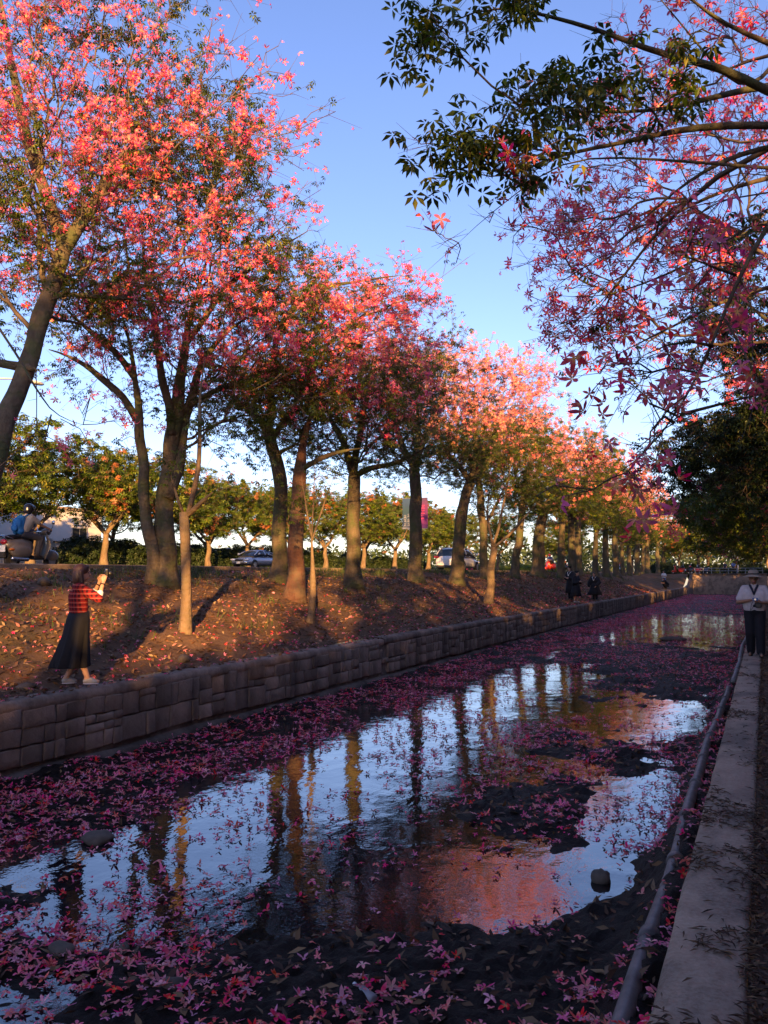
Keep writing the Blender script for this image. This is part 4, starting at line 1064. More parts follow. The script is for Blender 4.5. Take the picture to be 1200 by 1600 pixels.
# ------------------------------------------------------------------ trees and hedge across the road
ACR = 'low street trees across the road'
acr = []
for s in range(3):
    r_ = np.random.default_rng(80 + s)
    ln = [[(0, 0, -.05, .20), (.05, 0, 1.1, .17), (.1, 0, 2.0, .15)]]
    for i in range(3):
        a = 2.1 * i + r_.uniform(-.4, .4)
        ln.append([(.1, 0, 1.95, .12), (.1 + .9 * math.cos(a), .9 * math.sin(a), 3.0, .09), (.1 + 1.6 * math.cos(a), 1.6 * math.sin(a), 4.2, .05)])
    acr.append(make_tree('street_tree', ln, [(0, 0, 5.0, 2.9, 2.9, 1.7, 1.0, (-.1, .22, .05)[s], .5), (.4, .3, 6.2, 1.9, 1.9, 1.1, .5, (.0, .36, .25)[s], .5), (0, 0, 3.6, 2.6, 2.6, .7, .35, .1, .3)],
               420, 2.2, 90 + s, 'x', ACR, dens=(3.4, 4.2), twigs=3, big=1.9, lo=True, base=(0, 0, 0), leafmat='green', petmat='pod', bmat='bark_pale', tip_r=.011))
ACR_L = ['low leafy street tree with mostly green crown across the road', 'street tree with rusty orange clusters through its crown across the road', 'street tree with yellow-green crown tinged orange across the road']
ay = [(-44, 2, 1.2), (-43, 9, 1.15), (-42, 15.5, 1.2), (-43, 21.5, 1.15), (-43.5, 27.5, 1.05), (-42.5, 33, 1.05), (-43.5, 38, 1.1), (-43, 44, 1.05), (-43.2, 49.5, 1.0), (-42.6, 55.5, 1.0), (-43.4, 62.5, 1.0), (-43, 70, 1.05), (-43.5, 77.5, 1.1), (-43, 85.5, 1.1), (-43.2, 95, 1.1), (-43, 106, 1.1), (-43, 120, 1.1),
      (-50, 12, 1.25), (-50, 24, 1.2), (-51, 36, 1.15), (-50, 52, 1.1), (-51, 66, 1.15), (-51, 80, 1.2), (-50, 100, 1.2), (-50, 130, 1.3), (-34, 150, 1.2), (-27.9, 90, .8), (-27.9, 122, .9)]
order = [0, 2, 1, 0, 0, 2, 1, 0, 2, 1, 1, 0, 1, 2, 1, 2, 0] + [0, 2, 1, 0, 2, 1, 2, 0, 2, 0, 2]
used = set()
for (x, y, s), k in zip(ay, order):
    z = float(np.interp(-x, PV, PZ))
    if k not in used:
        used.add(k); o = acr[k]; o.location = (x, y, z); o.scale = (s * 1.28, s * 1.28, s * 1.12); o.rotation_euler = (0, 0, random.uniform(0, 6)); o['label'] = ACR_L[k]
    else:
        s *= random.uniform(.92, 1.08); copy_tree(acr[k], (x, y, z), random.uniform(0, 6.28), (s * 1.28, s * random.uniform(1.15, 1.4), s * 1.12), ACR_L[k], ACR)

def bush(name, rx, ry, rz, n, mat, seed, size=1.0):
    r = np.random.default_rng(seed)
    d = r.normal(size=(n, 3)); d[:, 2] = abs(d[:, 2]); d /= np.linalg.norm(d, axis=1)[:, None]
    rad = r.random(n) ** .28
    p = d * rad[:, None] * np.array([rx, ry, rz]) * (.72 + .56 * fbm(d[:, 0] * 2.2 + 9, d[:, 2] * 2.2 + d[:, 1], seed))[:, None]
    V, F, U = scatter(palmate_lo(5), p, rand_rot(n, d * .8 + np.array([0, 0, .6]), 1.4, r), r.uniform(.8, 1.4, n) * size, r)
    return npmesh(name, V, [F], M[mat], U)
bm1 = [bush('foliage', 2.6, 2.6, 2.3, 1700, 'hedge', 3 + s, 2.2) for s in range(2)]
def shrub(me, loc, rz, sc, label, grp, name='shrub', h=1.0):
    t = empty(name, loc, rz, label, 'shrub', grp)
    t.scale = sc if not np.isscalar(sc) else (sc,) * 3
    tag(link('foliage', me, t), kind='stuff')
    mb = MB()
    for i in range(4): mb.tube([(.1 * i - .15, 0, -.1), (.25 * (i - 1.5), .2 * (-1) ** i, .8), (.5 * (i - 1.5), .4 * (-1) ** i, 1.5)], [.05, .035, .015], 6)
    mb.build('stem', M['twig'], t)
HG = 'dark shrubs behind the street trees'
for i, y in enumerate([14, 19, 23, 29, 46, 50, 54.5, 59, 63.5, 68, 72, 77, 82, 87, 92, 98, 104, 111]):
    shrub(bm1[i % 2], (-47.0 + random.uniform(-.7, .7), y, 2.1), random.uniform(0, 6), (1, 1.1, random.uniform(.75, 1.15)), 'dark dense shrub in the band behind the street trees across the road', HG)
SR = 'unseen shrubs added right of the path to block low sun'  # shrub rows added out of view to keep low sun off canal and wall
for i, y in enumerate(np.arange(-44, 105, 4.6)):
    shrub(bm1[i % 2], (6.8 + random.uniform(-.5, .5), float(y), .1), random.uniform(0, 6), (1.1, 1.25, random.uniform(2.0, 2.45)), 'unseen tall shrub added beside the path to shade the canal', SR)
for i, y in enumerate(np.arange(-46, 24, 4.4)):
    shrub(bm1[i % 2], (9.4 + random.uniform(-.4, .4), float(y), .2), random.uniform(0, 6), (1.15, 1.3, random.uniform(2.55, 3.1)), 'unseen tall shrub added beside the path to shade the canal', SR)
bm2 = bush('foliage', 2.4, 2.4, 1.3, 1200, 'green', 9, 2.0)
for i, y in enumerate([104, 112, 121, 132]):
    shrub(bm2, (-38 + i * 2.2, y, 2.0), random.uniform(0, 6), (1.2, 1.6, .9), 'sunlit yellow-green shrub on the far verge between the distant trunks', 'sunlit far shrubs')

# pale building behind the trees, left
b = empty('pale_building', (-60, 30, 2.2), 0, 'long pale low building glimpsed behind the street trees on the left', 'building')
MB().box((-5, 0, 2.7), (10, 62, 5.6)).build('wall', M['white_wall'], b)
MB().box((-5, 0, 5.62), (10.4, 62.5, .25)).build('roof', M['concrete'], b)
MB().box((.04, 0, .3), (.08, 62.1, .6)).build('plinth', M['concrete'], b)
wm = None
for i in range(12):
    y = -28 + i * 5.1
    if wm is None:
        fr = MB()
        for (c_, d_) in (((0, 0, .62), (.10, 1.9, .08)), ((0, 0, -.62), (.14, 2.0, .08)), ((0, -.92, 0), (.10, .08, 1.2)), ((0, .92, 0), (.10, .08, 1.2)), ((0, 0, 0), (.09, .05, 1.2))): fr.box(c_, d_)
        wm = fr.mesh('window', M['grey_metal']); pm = MB().box((0, 0, 0), (.03, 1.78, 1.18)).mesh('pane', M['window_glass'])
    f_ = link('window', wm, b, (.03, y, 3.2)); link('pane', pm, f_)
# boundary wall, sunlit, behind the silver car
b = empty('boundary_wall', (-52.5, 55, 2.2), 0, 'sunlit cream boundary wall with piers behind the silver car', 'wall')
MB().box((0, 0, 1.0), (.2, 34, 2.0)).build('wall_panel', M['white_wall'], b)
MB().box((0, 0, 2.05), (.32, 34.2, .12)).build('coping', M['concrete'], b)
pm_ = MB().box((0, 0, 1.1), (.4, .4, 2.35)).mesh('pier', M['white_wall'])
for i in range(8): link('pier', pm_, b, (0, -17 + i * 4.85, 0))

# ------------------------------------------------------------------ street lamp and banner post
def lamp(loc, label, h=8.2, arm=2.4, rz=0.0):
    t = empty('street_lamp', loc, rz, label, 'street lamp')
    MB().tube([(0, 0, 0), (0, 0, .4), (0, 0, .45), (0, 0, h)], [.12, .12, .09, .055], 10).build('post', M['grey_metal'], t, True)
    MB().tube([(0, 0, h - .05), (.35, 0, h + .12), (arm * .6, 0, h + .34), (arm, 0, h + .42)], [.045, .04, .035, .035], 8).build('arm', M['lamp_white'], t, True)
    MB().ball((arm + .28, 0, h + .43), (.40, .17, .09)).build('lamp_head', M['lamp_white'], t, True)
    return t
lamp((-28.0, 21.9, 1.95), 'pale street lamp arm reaching over the road at the left edge', 7.4, 2.3, R(90))
t = empty('banner_post', (-28.0, 66.0, 1.95), 0, 'street post carrying a blue banner and a magenta banner behind the sturdy tree', 'banner post')
MB().tube([(0, 0, 0), (0, 0, 9.2)], [.09, .06], 10).build('post', M['grey_metal'], t, True)
MB().tube([(0, 0, 9.15), (1.0, 0, 9.45), (1.8, 0, 9.5)], [.05, .04, .03], 8).build('arm', M['grey_metal'], t, True)
MB().ball((2.0, 0, 9.5), (.40, .17, .09)).build('lamp_head', M['lamp_white'], t, True)
kb = NT('blue_banner')
tc = kb.n('ShaderNodeTexCoord'); sp = kb.n('ShaderNodeSeparateXYZ'); kb.l(tc.outputs['Generated'], sp.inputs[0])
f = kb.noise(2.4, 4, .6)
kb.col(kb.mix(kb.math('MULTIPLY', f, .55), kb.ramp(sp.outputs[2], [(.0, (.2, .2, .24)), (.08, (.012, .02, .06)), (.42, (.006, .03, .06)), (.62, (.008, .035, .05)), (.8, (.012, .035, .10)), (1, (.018, .05, .13))]), (.04, .08, .11)))
M['banner_blue'] = kb.set(.6)
kb = NT('magenta_banner')
tc = kb.n('ShaderNodeTexCoord'); sp = kb.n('ShaderNodeSeparateXYZ'); kb.l(tc.outputs['Generated'], sp.inputs[0])
f = kb.noise(3.2, 4, .6)
kb.col(kb.ramp(kb.math('ADD', sp.outputs[2], kb.math('MULTIPLY', kb.math('SUBTRACT', f, .5), .5)), [(0, (.035, .005, .08)), (.2, (.11, .006, .09)), (.5, (.08, .008, .08)), (.75, (.12, .015, .09)), (1, (.05, .035, .08))]))
M['banner_pink'] = kb.set(.6)
bang = R(25)
def banner(sx, mat, name):
    g = link(name, MB().box((0, 0, 0), (.92, .02, 2.7)).mesh(name, M[mat]), t, (sx * .76, 0, 5.05)); return g
g1 = banner(-1, 'banner_blue', 'blue_banner'); g2 = banner(1, 'banner_pink', 'magenta_banner')
for sx in (-1, 1):
    for z in (3.68, 6.42): MB().tube([(0, 0, z), (sx * 1.24, 0, z)], .018, 6).build('banner_rod', M['grey_metal'], t)
# white lettering strokes low on the blue banner (too small in the photograph to read)
mb = MB()
random.seed(8)
def stroke(x0, z0, x1, z1, wd=.022):
    a = np.array([x0, z0]); b_ = np.array([x1, z1]); d = (b_ - a) / np.linalg.norm(b_ - a); n = np.array([-d[1], d[0]]) * wd
    q = [a + n, a - n, b_ - n, b_ + n]
    mb.add([(p[0], -.014, p[1]) for p in q], [(0, 1, 2, 3)])
for (cx, cz) in ((-.2, -.28), (.14, -.18), (-.2, -.62), (.14, -.62), (-.2, -.98), (.14, -.98)):
    stroke(cx - .12, cz + .10, cx + .12, cz + .12); stroke(cx, cz + .16, cx, cz - .14); stroke(cx - .12, cz - .03, cx + .12, cz - .01); stroke(cx - .02, cz - .02, cx - .13, cz - .15); stroke(cx + .02, cz - .02, cx + .13, cz - .15)
mb.build('lettering', M['grey_metal'], g1)
mb = MB()
for cz in (.55, .1, -.35):
    stroke(-.16, cz + .12, .16, cz + .14); stroke(0, cz + .16, 0, cz - .16); stroke(-.14, cz - .04, .14, cz - .02); stroke(-.16, cz - .16, .16, cz - .15)
mb.build('lettering', M['pink_cloth'], g2)

# ------------------------------------------------------------------ vehicles
def sect(y, zb, zt, hw, top=.85, k=20, p=3.2):
    """rounded cross-section in the x-z plane"""
    out = []
    for i in range(k):
        a = 2 * math.pi * i / k; c, s = math.cos(a), math.sin(a)
        x = hw * abs(c) ** (2 / p) * (1 if c >= 0 else -1); z = abs(s) ** (2 / p) * (1 if s >= 0 else -1)
        f = top + (1 - top) * (1 - max(z, 0))
        out.append((x * (f if z > 0 else 1), y, (zb + zt) / 2 + z * (zt - zb) / 2))
    return out
def wheel(parent, x, y, r, wd, sd):
    mb = MB().tube([(-wd / 2, 0, 0), (-wd / 2 + .02, 0, 0), (wd / 2 - .02, 0, 0), (wd / 2, 0, 0)], [r * .93, r, r, r * .93], 22)
    wv = mb.build('wheel', M['rubber'], parent); auto_smooth(wv); wv.location = (x, y, r)
    mb = MB().tube([(sd * (wd / 2 - .02), 0, 0), (sd * (wd / 2 + .008), 0, 0)], [r * .64, r * .60], 20)
    rm = mb.build('rim', M['rim'], wv)
    mb = MB()
    for i in range(5):
        a = 2 * math.pi * i / 5
        mb.box((sd * (wd / 2 + .012), r * .33 * math.cos(a), r * .33 * math.sin(a)), (.012, r * .46, r * .12), Matrix.Rotation(a, 3, 'X'))
    mb.build('spoke', M['silver_bit'], wv)
def car(name, loc, rz, label, paint, L, W, stations, cabin, wb, wr, cat='car', front_lamps=True, rear=None, plate=True):
    t = empty(name, loc, rz, label, cat)
    o = MB().loft([sect(*s) for s in stations]).build('body', paint, t); auto_smooth(o, 50)
    o = MB().loft([sect(*s) for s in cabin]).build('window_band', M['car_glass'], t); auto_smooth(o, 50)
    # roof and pillars, slightly proud of the glass
    rs = [s for s in cabin if s[2] > max(c[2] for c in cabin) - .14]
    V, F = [], []
    for s in rs:
        for q in np.linspace(-1, 1, 7): V.append((q * s[3] * s[4] * .97, s[0], s[2] + .012 - .05 * abs(q) ** 3))
    for i in range(len(rs) - 1):
        for j in range(6): F.append((i * 7 + j, i * 7 + j + 1, (i + 1) * 7 + j + 1, (i + 1) * 7 + j))
    o = MB().add(V, F).build('roof', paint, t); auto_smooth(o, 60); sm = o.modifiers.new('thick', 'SOLIDIFY'); sm.thickness = .04; sm.offset = -1
    y0, y1 = rs[0][0], rs[-1][0]; zt = rs[0][2]; hw = rs[0][3]; ca, cb = cabin[0], cabin[-1]
    for sd in (-1, 1):
        xt, xb = sd * (hw * rs[0][4] * .985), sd * (hw + .012)
        mb = MB()
        for (ya, za, yb, zb_, wd) in ((y0, zt - .03, ca[0] + .02, stations[0][2] * 0 + ca[1] + .24, .035), (y1, zt - .03, cb[0] - .02, cb[1] + .24, .045), ((y0 + y1) / 2, zt - .03, (y0 + y1) / 2 + .04, ca[1] + .26, .045), (y0 * .72 + y1 * .28 if L > 4.6 else y0 + .05, zt - .03, y0 * .72 + y1 * .28 - .1, ca[1] + .26, .03)):
            mb.tube([(xt, ya, za), ((xt + xb) / 2 + sd * .02, (ya + yb) / 2, (za + zb_) / 2), (xb, yb, zb_)], wd, 6)
        mb.build('pillar', paint, t)
        mb = MB(); mb.ball((sd * (W / 2 + .10), cb[0] - .35, ca[1] + .32), (.11, .07, .08)); mb.box((sd * (W / 2 + .02), cb[0] - .33, ca[1] + .29), (.12, .05, .04)); mb.build('side_mirror', paint, t, True)
        mb = MB()
        for yy in (y0 + .35 * (y1 - y0), y0 + .75 * (y1 - y0)): mb.box((sd * (W / 2 - .005), yy, ca[1] + .12), (.03, .16, .03))
        mb.build('door_handle', paint, t)
        MB().box((sd * (W / 2 - .01), 0, .30), (.03, wb * .72, .10), bev=.01).build('sill', M['black_trim'], t)
        for yy in (wb / 2, -wb / 2):
            mb = MB().tube([(sd * (W / 2 - .10), yy, wr), (sd * (W / 2 + .004), yy, wr)], wr + .055, 22); mb.build('wheel_arch', M['black_trim'], t)
            wheel(t, sd * (W / 2 - .075), yy, wr, .19, sd)
    f, bk = stations[-1][0], stations[0][0]
    zf = stations[-1]; zbk = stations[0]
    for sd in (-1, 1):
        o = MB().ball((sd * (W / 2 - .26), f - .12, .66), (.24, .16, .085)).build('headlight', M['lens'], t, True)
        if rear: o = MB().box((sd * (W / 2 - .13), bk + .07, rear), (.36, .20, .15), bev=.04).build('tail_light', M['tail_red'], t)
        else: o = MB().box((sd * (W / 2 - .2), bk + .08, .78), (.30, .18, .14), bev=.04).build('tail_light', M['tail_red'], t)
    MB().box((0, f - .02, .62), (.75, .10, .13), bev=.03).build('grille', M['black_trim'], t)
    MB().box((0, f + .0, .36), (W * .62, .10, .14), bev=.03).build('bumper_intake', M['black_trim'], t)
    MB().box((0, bk - .0, .34), (W * .8, .12, .16), bev=.04).build('rear_bumper', M['black_trim'], t)
    for (yy, zz) in ((f + .06, .44), (bk - .035, .74)): MB().box((0, yy, zz), (.36, .015, .15)).build('number_plate', M['plate'], t)
    return t
car('parked_sedan', (-35.8, 52.6, 2.03), math.pi, 'silver-blue sedan facing the viewer on the far carriageway', M['car_silver'], 4.5, 1.70,
    [(-2.22, .38, .78, .62, .9), (-2.12, .28, .92, .78, .88), (-1.6, .22, .98, .84, .88), (-.8, .20, .97, .85, .90), (.4, .20, .96, .85, .90), (1.0, .22, .93, .84, .88), (1.6, .24, .84, .82, .86), (2.05, .28, .72, .76, .86), (2.22, .36, .60, .60, .9)],
    [(-1.62, .80, 1.00, .70, .85), (-1.0, .80, 1.36, .74, .80), (-.5, .80, 1.45, .75, .80), (.25, .80, 1.43, .75, .80), (.55, .80, 1.34, .74, .80), (1.25, .80, .95, .70, .9)], 2.6, .31)
car('white_minivan', (-19.2, 53.0, 1.775), 0.0, 'white minivan seen from behind between two trunks', M['car_white'], 4.7, 1.75,
    [(-2.36, .40, .92, .66, .95), (-2.28, .28, 1.04, .82, .94), (-1.7, .22, 1.06, .87, .93), (-.6, .20, 1.04, .875, .93), (.6, .20, 1.02, .875, .92), (1.3, .22, .98, .86, .90), (1.9, .25, .84, .82, .88), (2.25, .3, .72, .74, .88), (2.36, .40, .62, .60, .9)],
    [(-2.22, .90, 1.10, .74, .9), (-2.08, .90, 1.50, .76, .84), (-1.75, .90, 1.60, .77, .84), (-.6, .90, 1.64, .78, .84), (.3, .90, 1.60, .78, .84), (.75, .90, 1.48, .76, .84), (1.65, .88, .98, .72, .9)], 2.75, .33, 'minivan', rear=.98)
for sd in (-1, 1): pass

def scooter(loc, rz, label, paint, group=None, near=False):
    t = empty('scooter', loc, rz, label, 'scooter', group)
    V = .02 if near else .035
    MB().ball((0, -.42, .58), (.24, .46, .25)).ball((.14, -.45, .46), (.15, .36, .20)).ball((-.14, -.45, .46), (.15, .36, .20)).cap((0, -.75, .62), .16, (0, -.2, .62), .15).blob('body', paint, t, V)
    MB().box((0, .12, .27), (.36, .62, .05), bev=.02).build('floorboard', M['black_trim'], t)
    V_, F_ = [], []
    for i, (y, z, hw) in enumerate([(.36, .26, .19), (.44, .45, .23), (.50, .68, .24), (.46, .90, .17), (.43, 1.0, .10)]):
        for q in np.linspace(-1, 1, 7): V_.append((q * hw, y - .10 * q * q, z))
    F_ = [(i * 7 + j, i * 7 + j + 1, (i + 1) * 7 + j + 1, (i + 1) * 7 + j) for i in range(4) for j in range(6)]
    o = MB().add(V_, F_).build('leg_shield', paint, t, True); md = o.modifiers.new('thick', 'SOLIDIFY'); md.thickness = .03
    MB().ball((0, .66, .36), (.12, .27, .17)).cap((0, .52, .40), .08, (0, .76, .40), .09).blob('front_fender', paint, t, V)
    MB().tube([(0, .66, .22), (0, .56, .55), (0, .45, 1.0)], .035, 8).build('fork', M['chrome'], t, True)
    hb = MB().tube([(-.36, .30, 1.02), (-.2, .40, 1.03), (0, .45, 1.03), (.2, .40, 1.03), (.36, .30, 1.02)], .018, 8).build('handlebar', M['chrome'], t, True)
    for sd in (-1, 1): MB().tube([(sd * .26, .37, 1.03), (sd * .40, .28, 1.02)], .024, 8).build('grip', M['rubber'], hb)
    MB().ball((0, .47, 1.02), (.13, .12, .10)).build('headlight_housing', paint, t, True)
    MB().ball((0, .56, 1.02), (.085, .05, .085)).build('headlight', M['lens'], t, True)
    for sd in (-1, 1):
        mr = MB().tube([(sd * .22, .40, 1.03), (sd * .30, .42, 1.15), (sd * .33, .40, 1.22)], .009, 6).build('mirror_stalk', M['chrome'], t)
        MB().ball((sd * .34, .405, 1.27), (.065, .022, .06)).build('mirror_back', M['black_trim'], mr, True)
        MB().ball((sd * .34, .39, 1.27), (.060, .018, .055)).build('mirror_face', M['mirror'], mr, True)
    MB().ball((0, -.28, .80), (.17, .28, .075)).ball((0, -.60, .83), (.16, .26, .075)).blob('seat', M['black'], t, V)
    MB().tube([(-.15, -.72, .78), (-.12, -.95, .86), (.12, -.95, .86), (.15, -.72, .78)], .014, 8).build('rear_rack', M['chrome'], t)
    MB().ball((0, -.90, .70), (.11, .06, .075)).build('tail_light', M['tail_red'], t, True)
    for sd in (-1, 1): MB().ball((sd * .20, -.80, .50), (.05, .09, .035)).build('turn_signal', M['orange_lens'], t, True)
    MB().box((0, -.97, .52), (.30, .015, .17)).build('number_plate', M['plate'], t)
    MB().box((0, -.92, .42), (.22, .10, .30), bev=.03).build('rear_mudflap', M['rubber'], t)
    MB().cap((.20, -.75, .26), .06, (.20, -.30, .24), .05).build('exhaust', M['chrome'], t, True)
    for yy in (.66, -.62):
        mb = MB().tube([(-.06, 0, 0), (-.045, 0, 0), (.045, 0, 0), (.06, 0, 0)], [.19, .22, .22, .19], 22); wv = mb.build('wheel', M['rubber'], t); wv.location = (0, yy, .22); auto_smooth(wv)
        MB().tube([(-.065, 0, 0), (.065, 0, 0)], .12, 16).build('rim', M['rim'], wv)
    return t

# ------------------------------------------------------------------ people
def hand(mb, wrist, d, palm_n, side, curl=.6, s=1.0):
    """palm, four fingers of different length and a thumb added to the body's skin"""
    d = Vector(d).normalized(); n = Vector(palm_n); n = (n - d * n.dot(d)).normalized(); u = d.cross(n) * side
    wv = Vector(wrist); p1 = wv + d * .075 * s
    for k in (-.5, .5): mb.cap(wv + u * .018 * k * s, .021 * s, p1 + u * .045 * k * s, .018 * s, 8)
    for i, l in enumerate((.062, .072, .068, .052)):
        b = p1 + u * (.030 - .020 * i) * s; q = b + (d * math.cos(curl) + n * math.sin(curl)) * l * .5 * s; e = q + (d * math.cos(curl * 2) + n * math.sin(curl * 2)) * l * .5 * s
        mb.cap(b, .0105 * s, q, .0095 * s, 8); mb.cap(q, .0095 * s, e, .008 * s, 8)
    b = wv + d * .025 * s + u * .025 * s; q = b + (d * .6 + u * .7 + n * .3).normalized() * .035 * s; e = q + (d * .9 + n * .35).normalized() * .03 * s
    mb.cap(b, .013 * s, q, .011 * s, 8); mb.cap(q, .011 * s, e, .009 * s, 8)

def body(t, J, skin, voxel=.012, female=False, name='body'):
    """J: joints. One continuous skin from head to feet"""
    mb = MB()
    H = Vector(J['head']); f = Vector(J.get('face', (0, 1, 0))).normalized(); up = Vector((0, 0, 1)); s = f.cross(up).normalized(); up = s.cross(f)
    rot = Matrix((s, f, up)).transposed()
    mb.ball(H + up * .03, (.073, .092, .088), rot=rot)
    mb.ball(H - up * .035 + f * .018, (.058, .070, .085), rot=rot)
    mb.cap(H + f * .085 + up * .015, .011, H + f * .108 - up * .018, .015, 8)                    # nose
    mb.ball(H + f * .078 - up * .058, (.027, .018, .010), rot=rot)                                # mouth
    for k in (-1, 1):
        mb.ball(H + s * .074 * k - up * .005 - f * .005, (.012, .022, .034), rot=rot)             # ears
        mb.ball(H + s * .030 * k + f * .076 + up * .022, (.017, .014, .009), rot=rot)             # brow
    N = Vector(J['neck']); mb.cap(H - up * .07 - f * .01, .050, N, .056)
    P = Vector(J['pelvis']); Sl, Sr = Vector(J['shoulder_l']), Vector(J['shoulder_r'])
    c = (Sl + Sr) / 2; k = .86 if female else 1.0
    mb.cap(c + (Sl - c) * .55 - Vector((0, 0, .12)), .115 * k, P + Vector((-.06, 0, .10)), .105 * k); mb.cap(c + (Sr - c) * .55 - Vector((0, 0, .12)), .115 * k, P + Vector((.06, 0, .10)), .105 * k)
    mb.cap(P + Vector((-.07, 0, 0)), .115, P + Vector((.07, 0, 0)), .115); mb.cap(Sl * .85 + c * .15, .062 * k, Sr * .85 + c * .15, .062 * k); mb.cap(N, .056, c - Vector((0, 0, .03)), .085)
    for q, sd in (('l', -1), ('r', 1)):
        S_, E_, W_ = (Vector(J[x + q]) for x in ('shoulder_', 'elbow_', 'wrist_'))
        mb.cap(S_, .054 * k, E_, .040 * k); mb.cap(E_, .040 * k, W_, .028 * k)
        hand(mb, W_, J.get('hand_' + q, W_ - E_), J.get('palm_' + q, (-sd, 0, 0)), J.get('thumb_' + q, 1), J.get('curl_' + q, .6), .92 if female else 1.0)
        Hp = P + Vector((sd * .085, 0, -.03)); K_, A_ = Vector(J['knee_' + q]), Vector(J['ankle_' + q])
        mb.cap(Hp, .085 * (1.0), K_, .056); mb.cap(K_, .055, (K_ * .6 + A_ * .4) - f * .012, .052); mb.cap(K_ * .6 + A_ * .4 - f * .012, .05, A_, .034)
        T = Vector(J['toe_' + q]); mb.cap(A_ + Vector((0, 0, -.03)) - (T - A_) * .15, .034, T, .026)
    return mb.blob(name, M[skin], t, voxel, 3)

def face(t, J, hairmat):
    H = Vector(J['head']); f = Vector(J.get('face', (0, 1, 0))).normalized(); up = Vector((0, 0, 1)); s = f.cross(up).normalized(); up = s.cross(f)
    rot = Matrix((s, f, up)).transposed()
    for k in (-1, 1): MB().ball(H + s * .030 * k + f * .082 + up * .004, (.012, .008, .006), 8, 6, rot).build('eye', M['camera_black'], t, True)
    MB().ball(H + f * .094 - up * .058, (.022, .006, .006), 8, 6, rot).build('lips', M['pink_cloth'], t, True)

def torso_cloth(t, name, m, J, r0=.132, r1=.125, sleeve=None, z0=None, voxel=.014, ar=(.062, .054), female=False):
    mb = MB(); P = Vector(J['pelvis']); Sl, Sr = Vector(J['shoulder_l']), Vector(J['shoulder_r']); c = (Sl + Sr) / 2; k = .88 if female else 1.0
    z0 = P.z if z0 is None else z0
    B = Vector((P.x, P.y, z0))
    for sg, S_ in ((-1, Sl), (1, Sr)):
        mb.cap(c + (S_ - c) * .55 - Vector((0, 0, .12)), r0 * k, B + Vector((sg * .06, 0, .12)), r1 * k)
        mb.cap(S_ * .9 + c * .1, .074 * k, c, .080 * k)
    N = Vector(J['neck']); mb.cap(c - Vector((0, 0, .02)), .098 * k, N - Vector((0, 0, .02)), .066 * k)
    for q in 'lr':
        S_, E_ = Vector(J['shoulder_' + q]), Vector(J['elbow_' + q]); e = S_.lerp(E_, sleeve if sleeve else .6) if (sleeve or .6) <= 1 else E_
        mb.cap(S_, ar[0], e, ar[1])
        if sleeve and sleeve > 1: mb.cap(E_, ar[1], E_.lerp(Vector(J['wrist_' + q]), sleeve - 1), ar[1] * .85)
    return mb.blob(name, m, t, voxel, 4)

def trousers(t, m, J, voxel=.015, rr=(.105, .078, .066)):
    mb = MB(); P = Vector(J['pelvis'])
    mb.cap(P + Vector((-.07, 0, .06)), .118, P + Vector((.07, 0, .06)), .118); mb.cap(P + Vector((-.06, 0, 0)), .128, P + Vector((.06, 0, 0)), .128)
    for q, sd in (('l', -1), ('r', 1)):
        Hp = P + Vector((sd * .088, 0, -.03)); K_, A_ = Vector(J['knee_' + q]), Vector(J['ankle_' + q])
        mb.cap(Hp, rr[0], K_, rr[1]); mb.cap(K_, rr[1], A_ + (K_ - A_).normalized() * .02, rr[2])
    return mb.blob('trousers', m, t, voxel, 3)

def shoes(t, m, J, sole=True):
    for q in 'lr':
        A_, T = Vector(J['ankle_' + q]), Vector(J['toe_' + q]); d = (T - A_); d.z = 0; d.normalize()
        a = Vector((A_.x, A_.y, 0)) - d * .05; b = Vector((T.x, T.y, 0)) + d * .01; z = min(A_.z, T.z) - .03
        mb = MB().cap(a + d * .03 + Vector((0, 0, z + .042)), .040, b - d * .03 + Vector((0, 0, z + .030)), .030).cap(A_ + Vector((0, 0, -.03)), .040, b.lerp(a, .45) + Vector((0, 0, z + .05)), .036).ball(b.lerp(a, .3) + Vector((0, 0, z + .028)), (.044, .060, .028))
        o = mb.blob('shoe', m, t, .012, 2)
        u = Vector((-d.y, d.x, 0)); pts = []
        for i in range(12):
            an = 2 * math.pi * i / 12; pts.append((a + b) / 2 + d * ((b - a).length / 2 + .004) * math.cos(an) + u * .040 * math.sin(an))
        MB().loft([[(p.x, p.y, z) for p in pts], [(p.x, p.y, z + .012) for p in pts]]).build('sole', M['polo'] if sole else M['rubber'], o)

def ring(c, rx, ry, n=36, ple=0.0, k=9, ph=0.0):
    return [(c[0] + rx * (1 + ple * math.sin(k * a + ph) + ple * .6 * math.sin((k * 2 + 1) * a + ph * 2)) * math.cos(a), c[1] + ry * (1 + ple * math.sin(k * a + ph) + ple * .6 * math.sin((k * 2 + 1) * a + ph * 2)) * math.sin(a), c[2]) for a in np.arange(n) * 2 * math.pi / n]

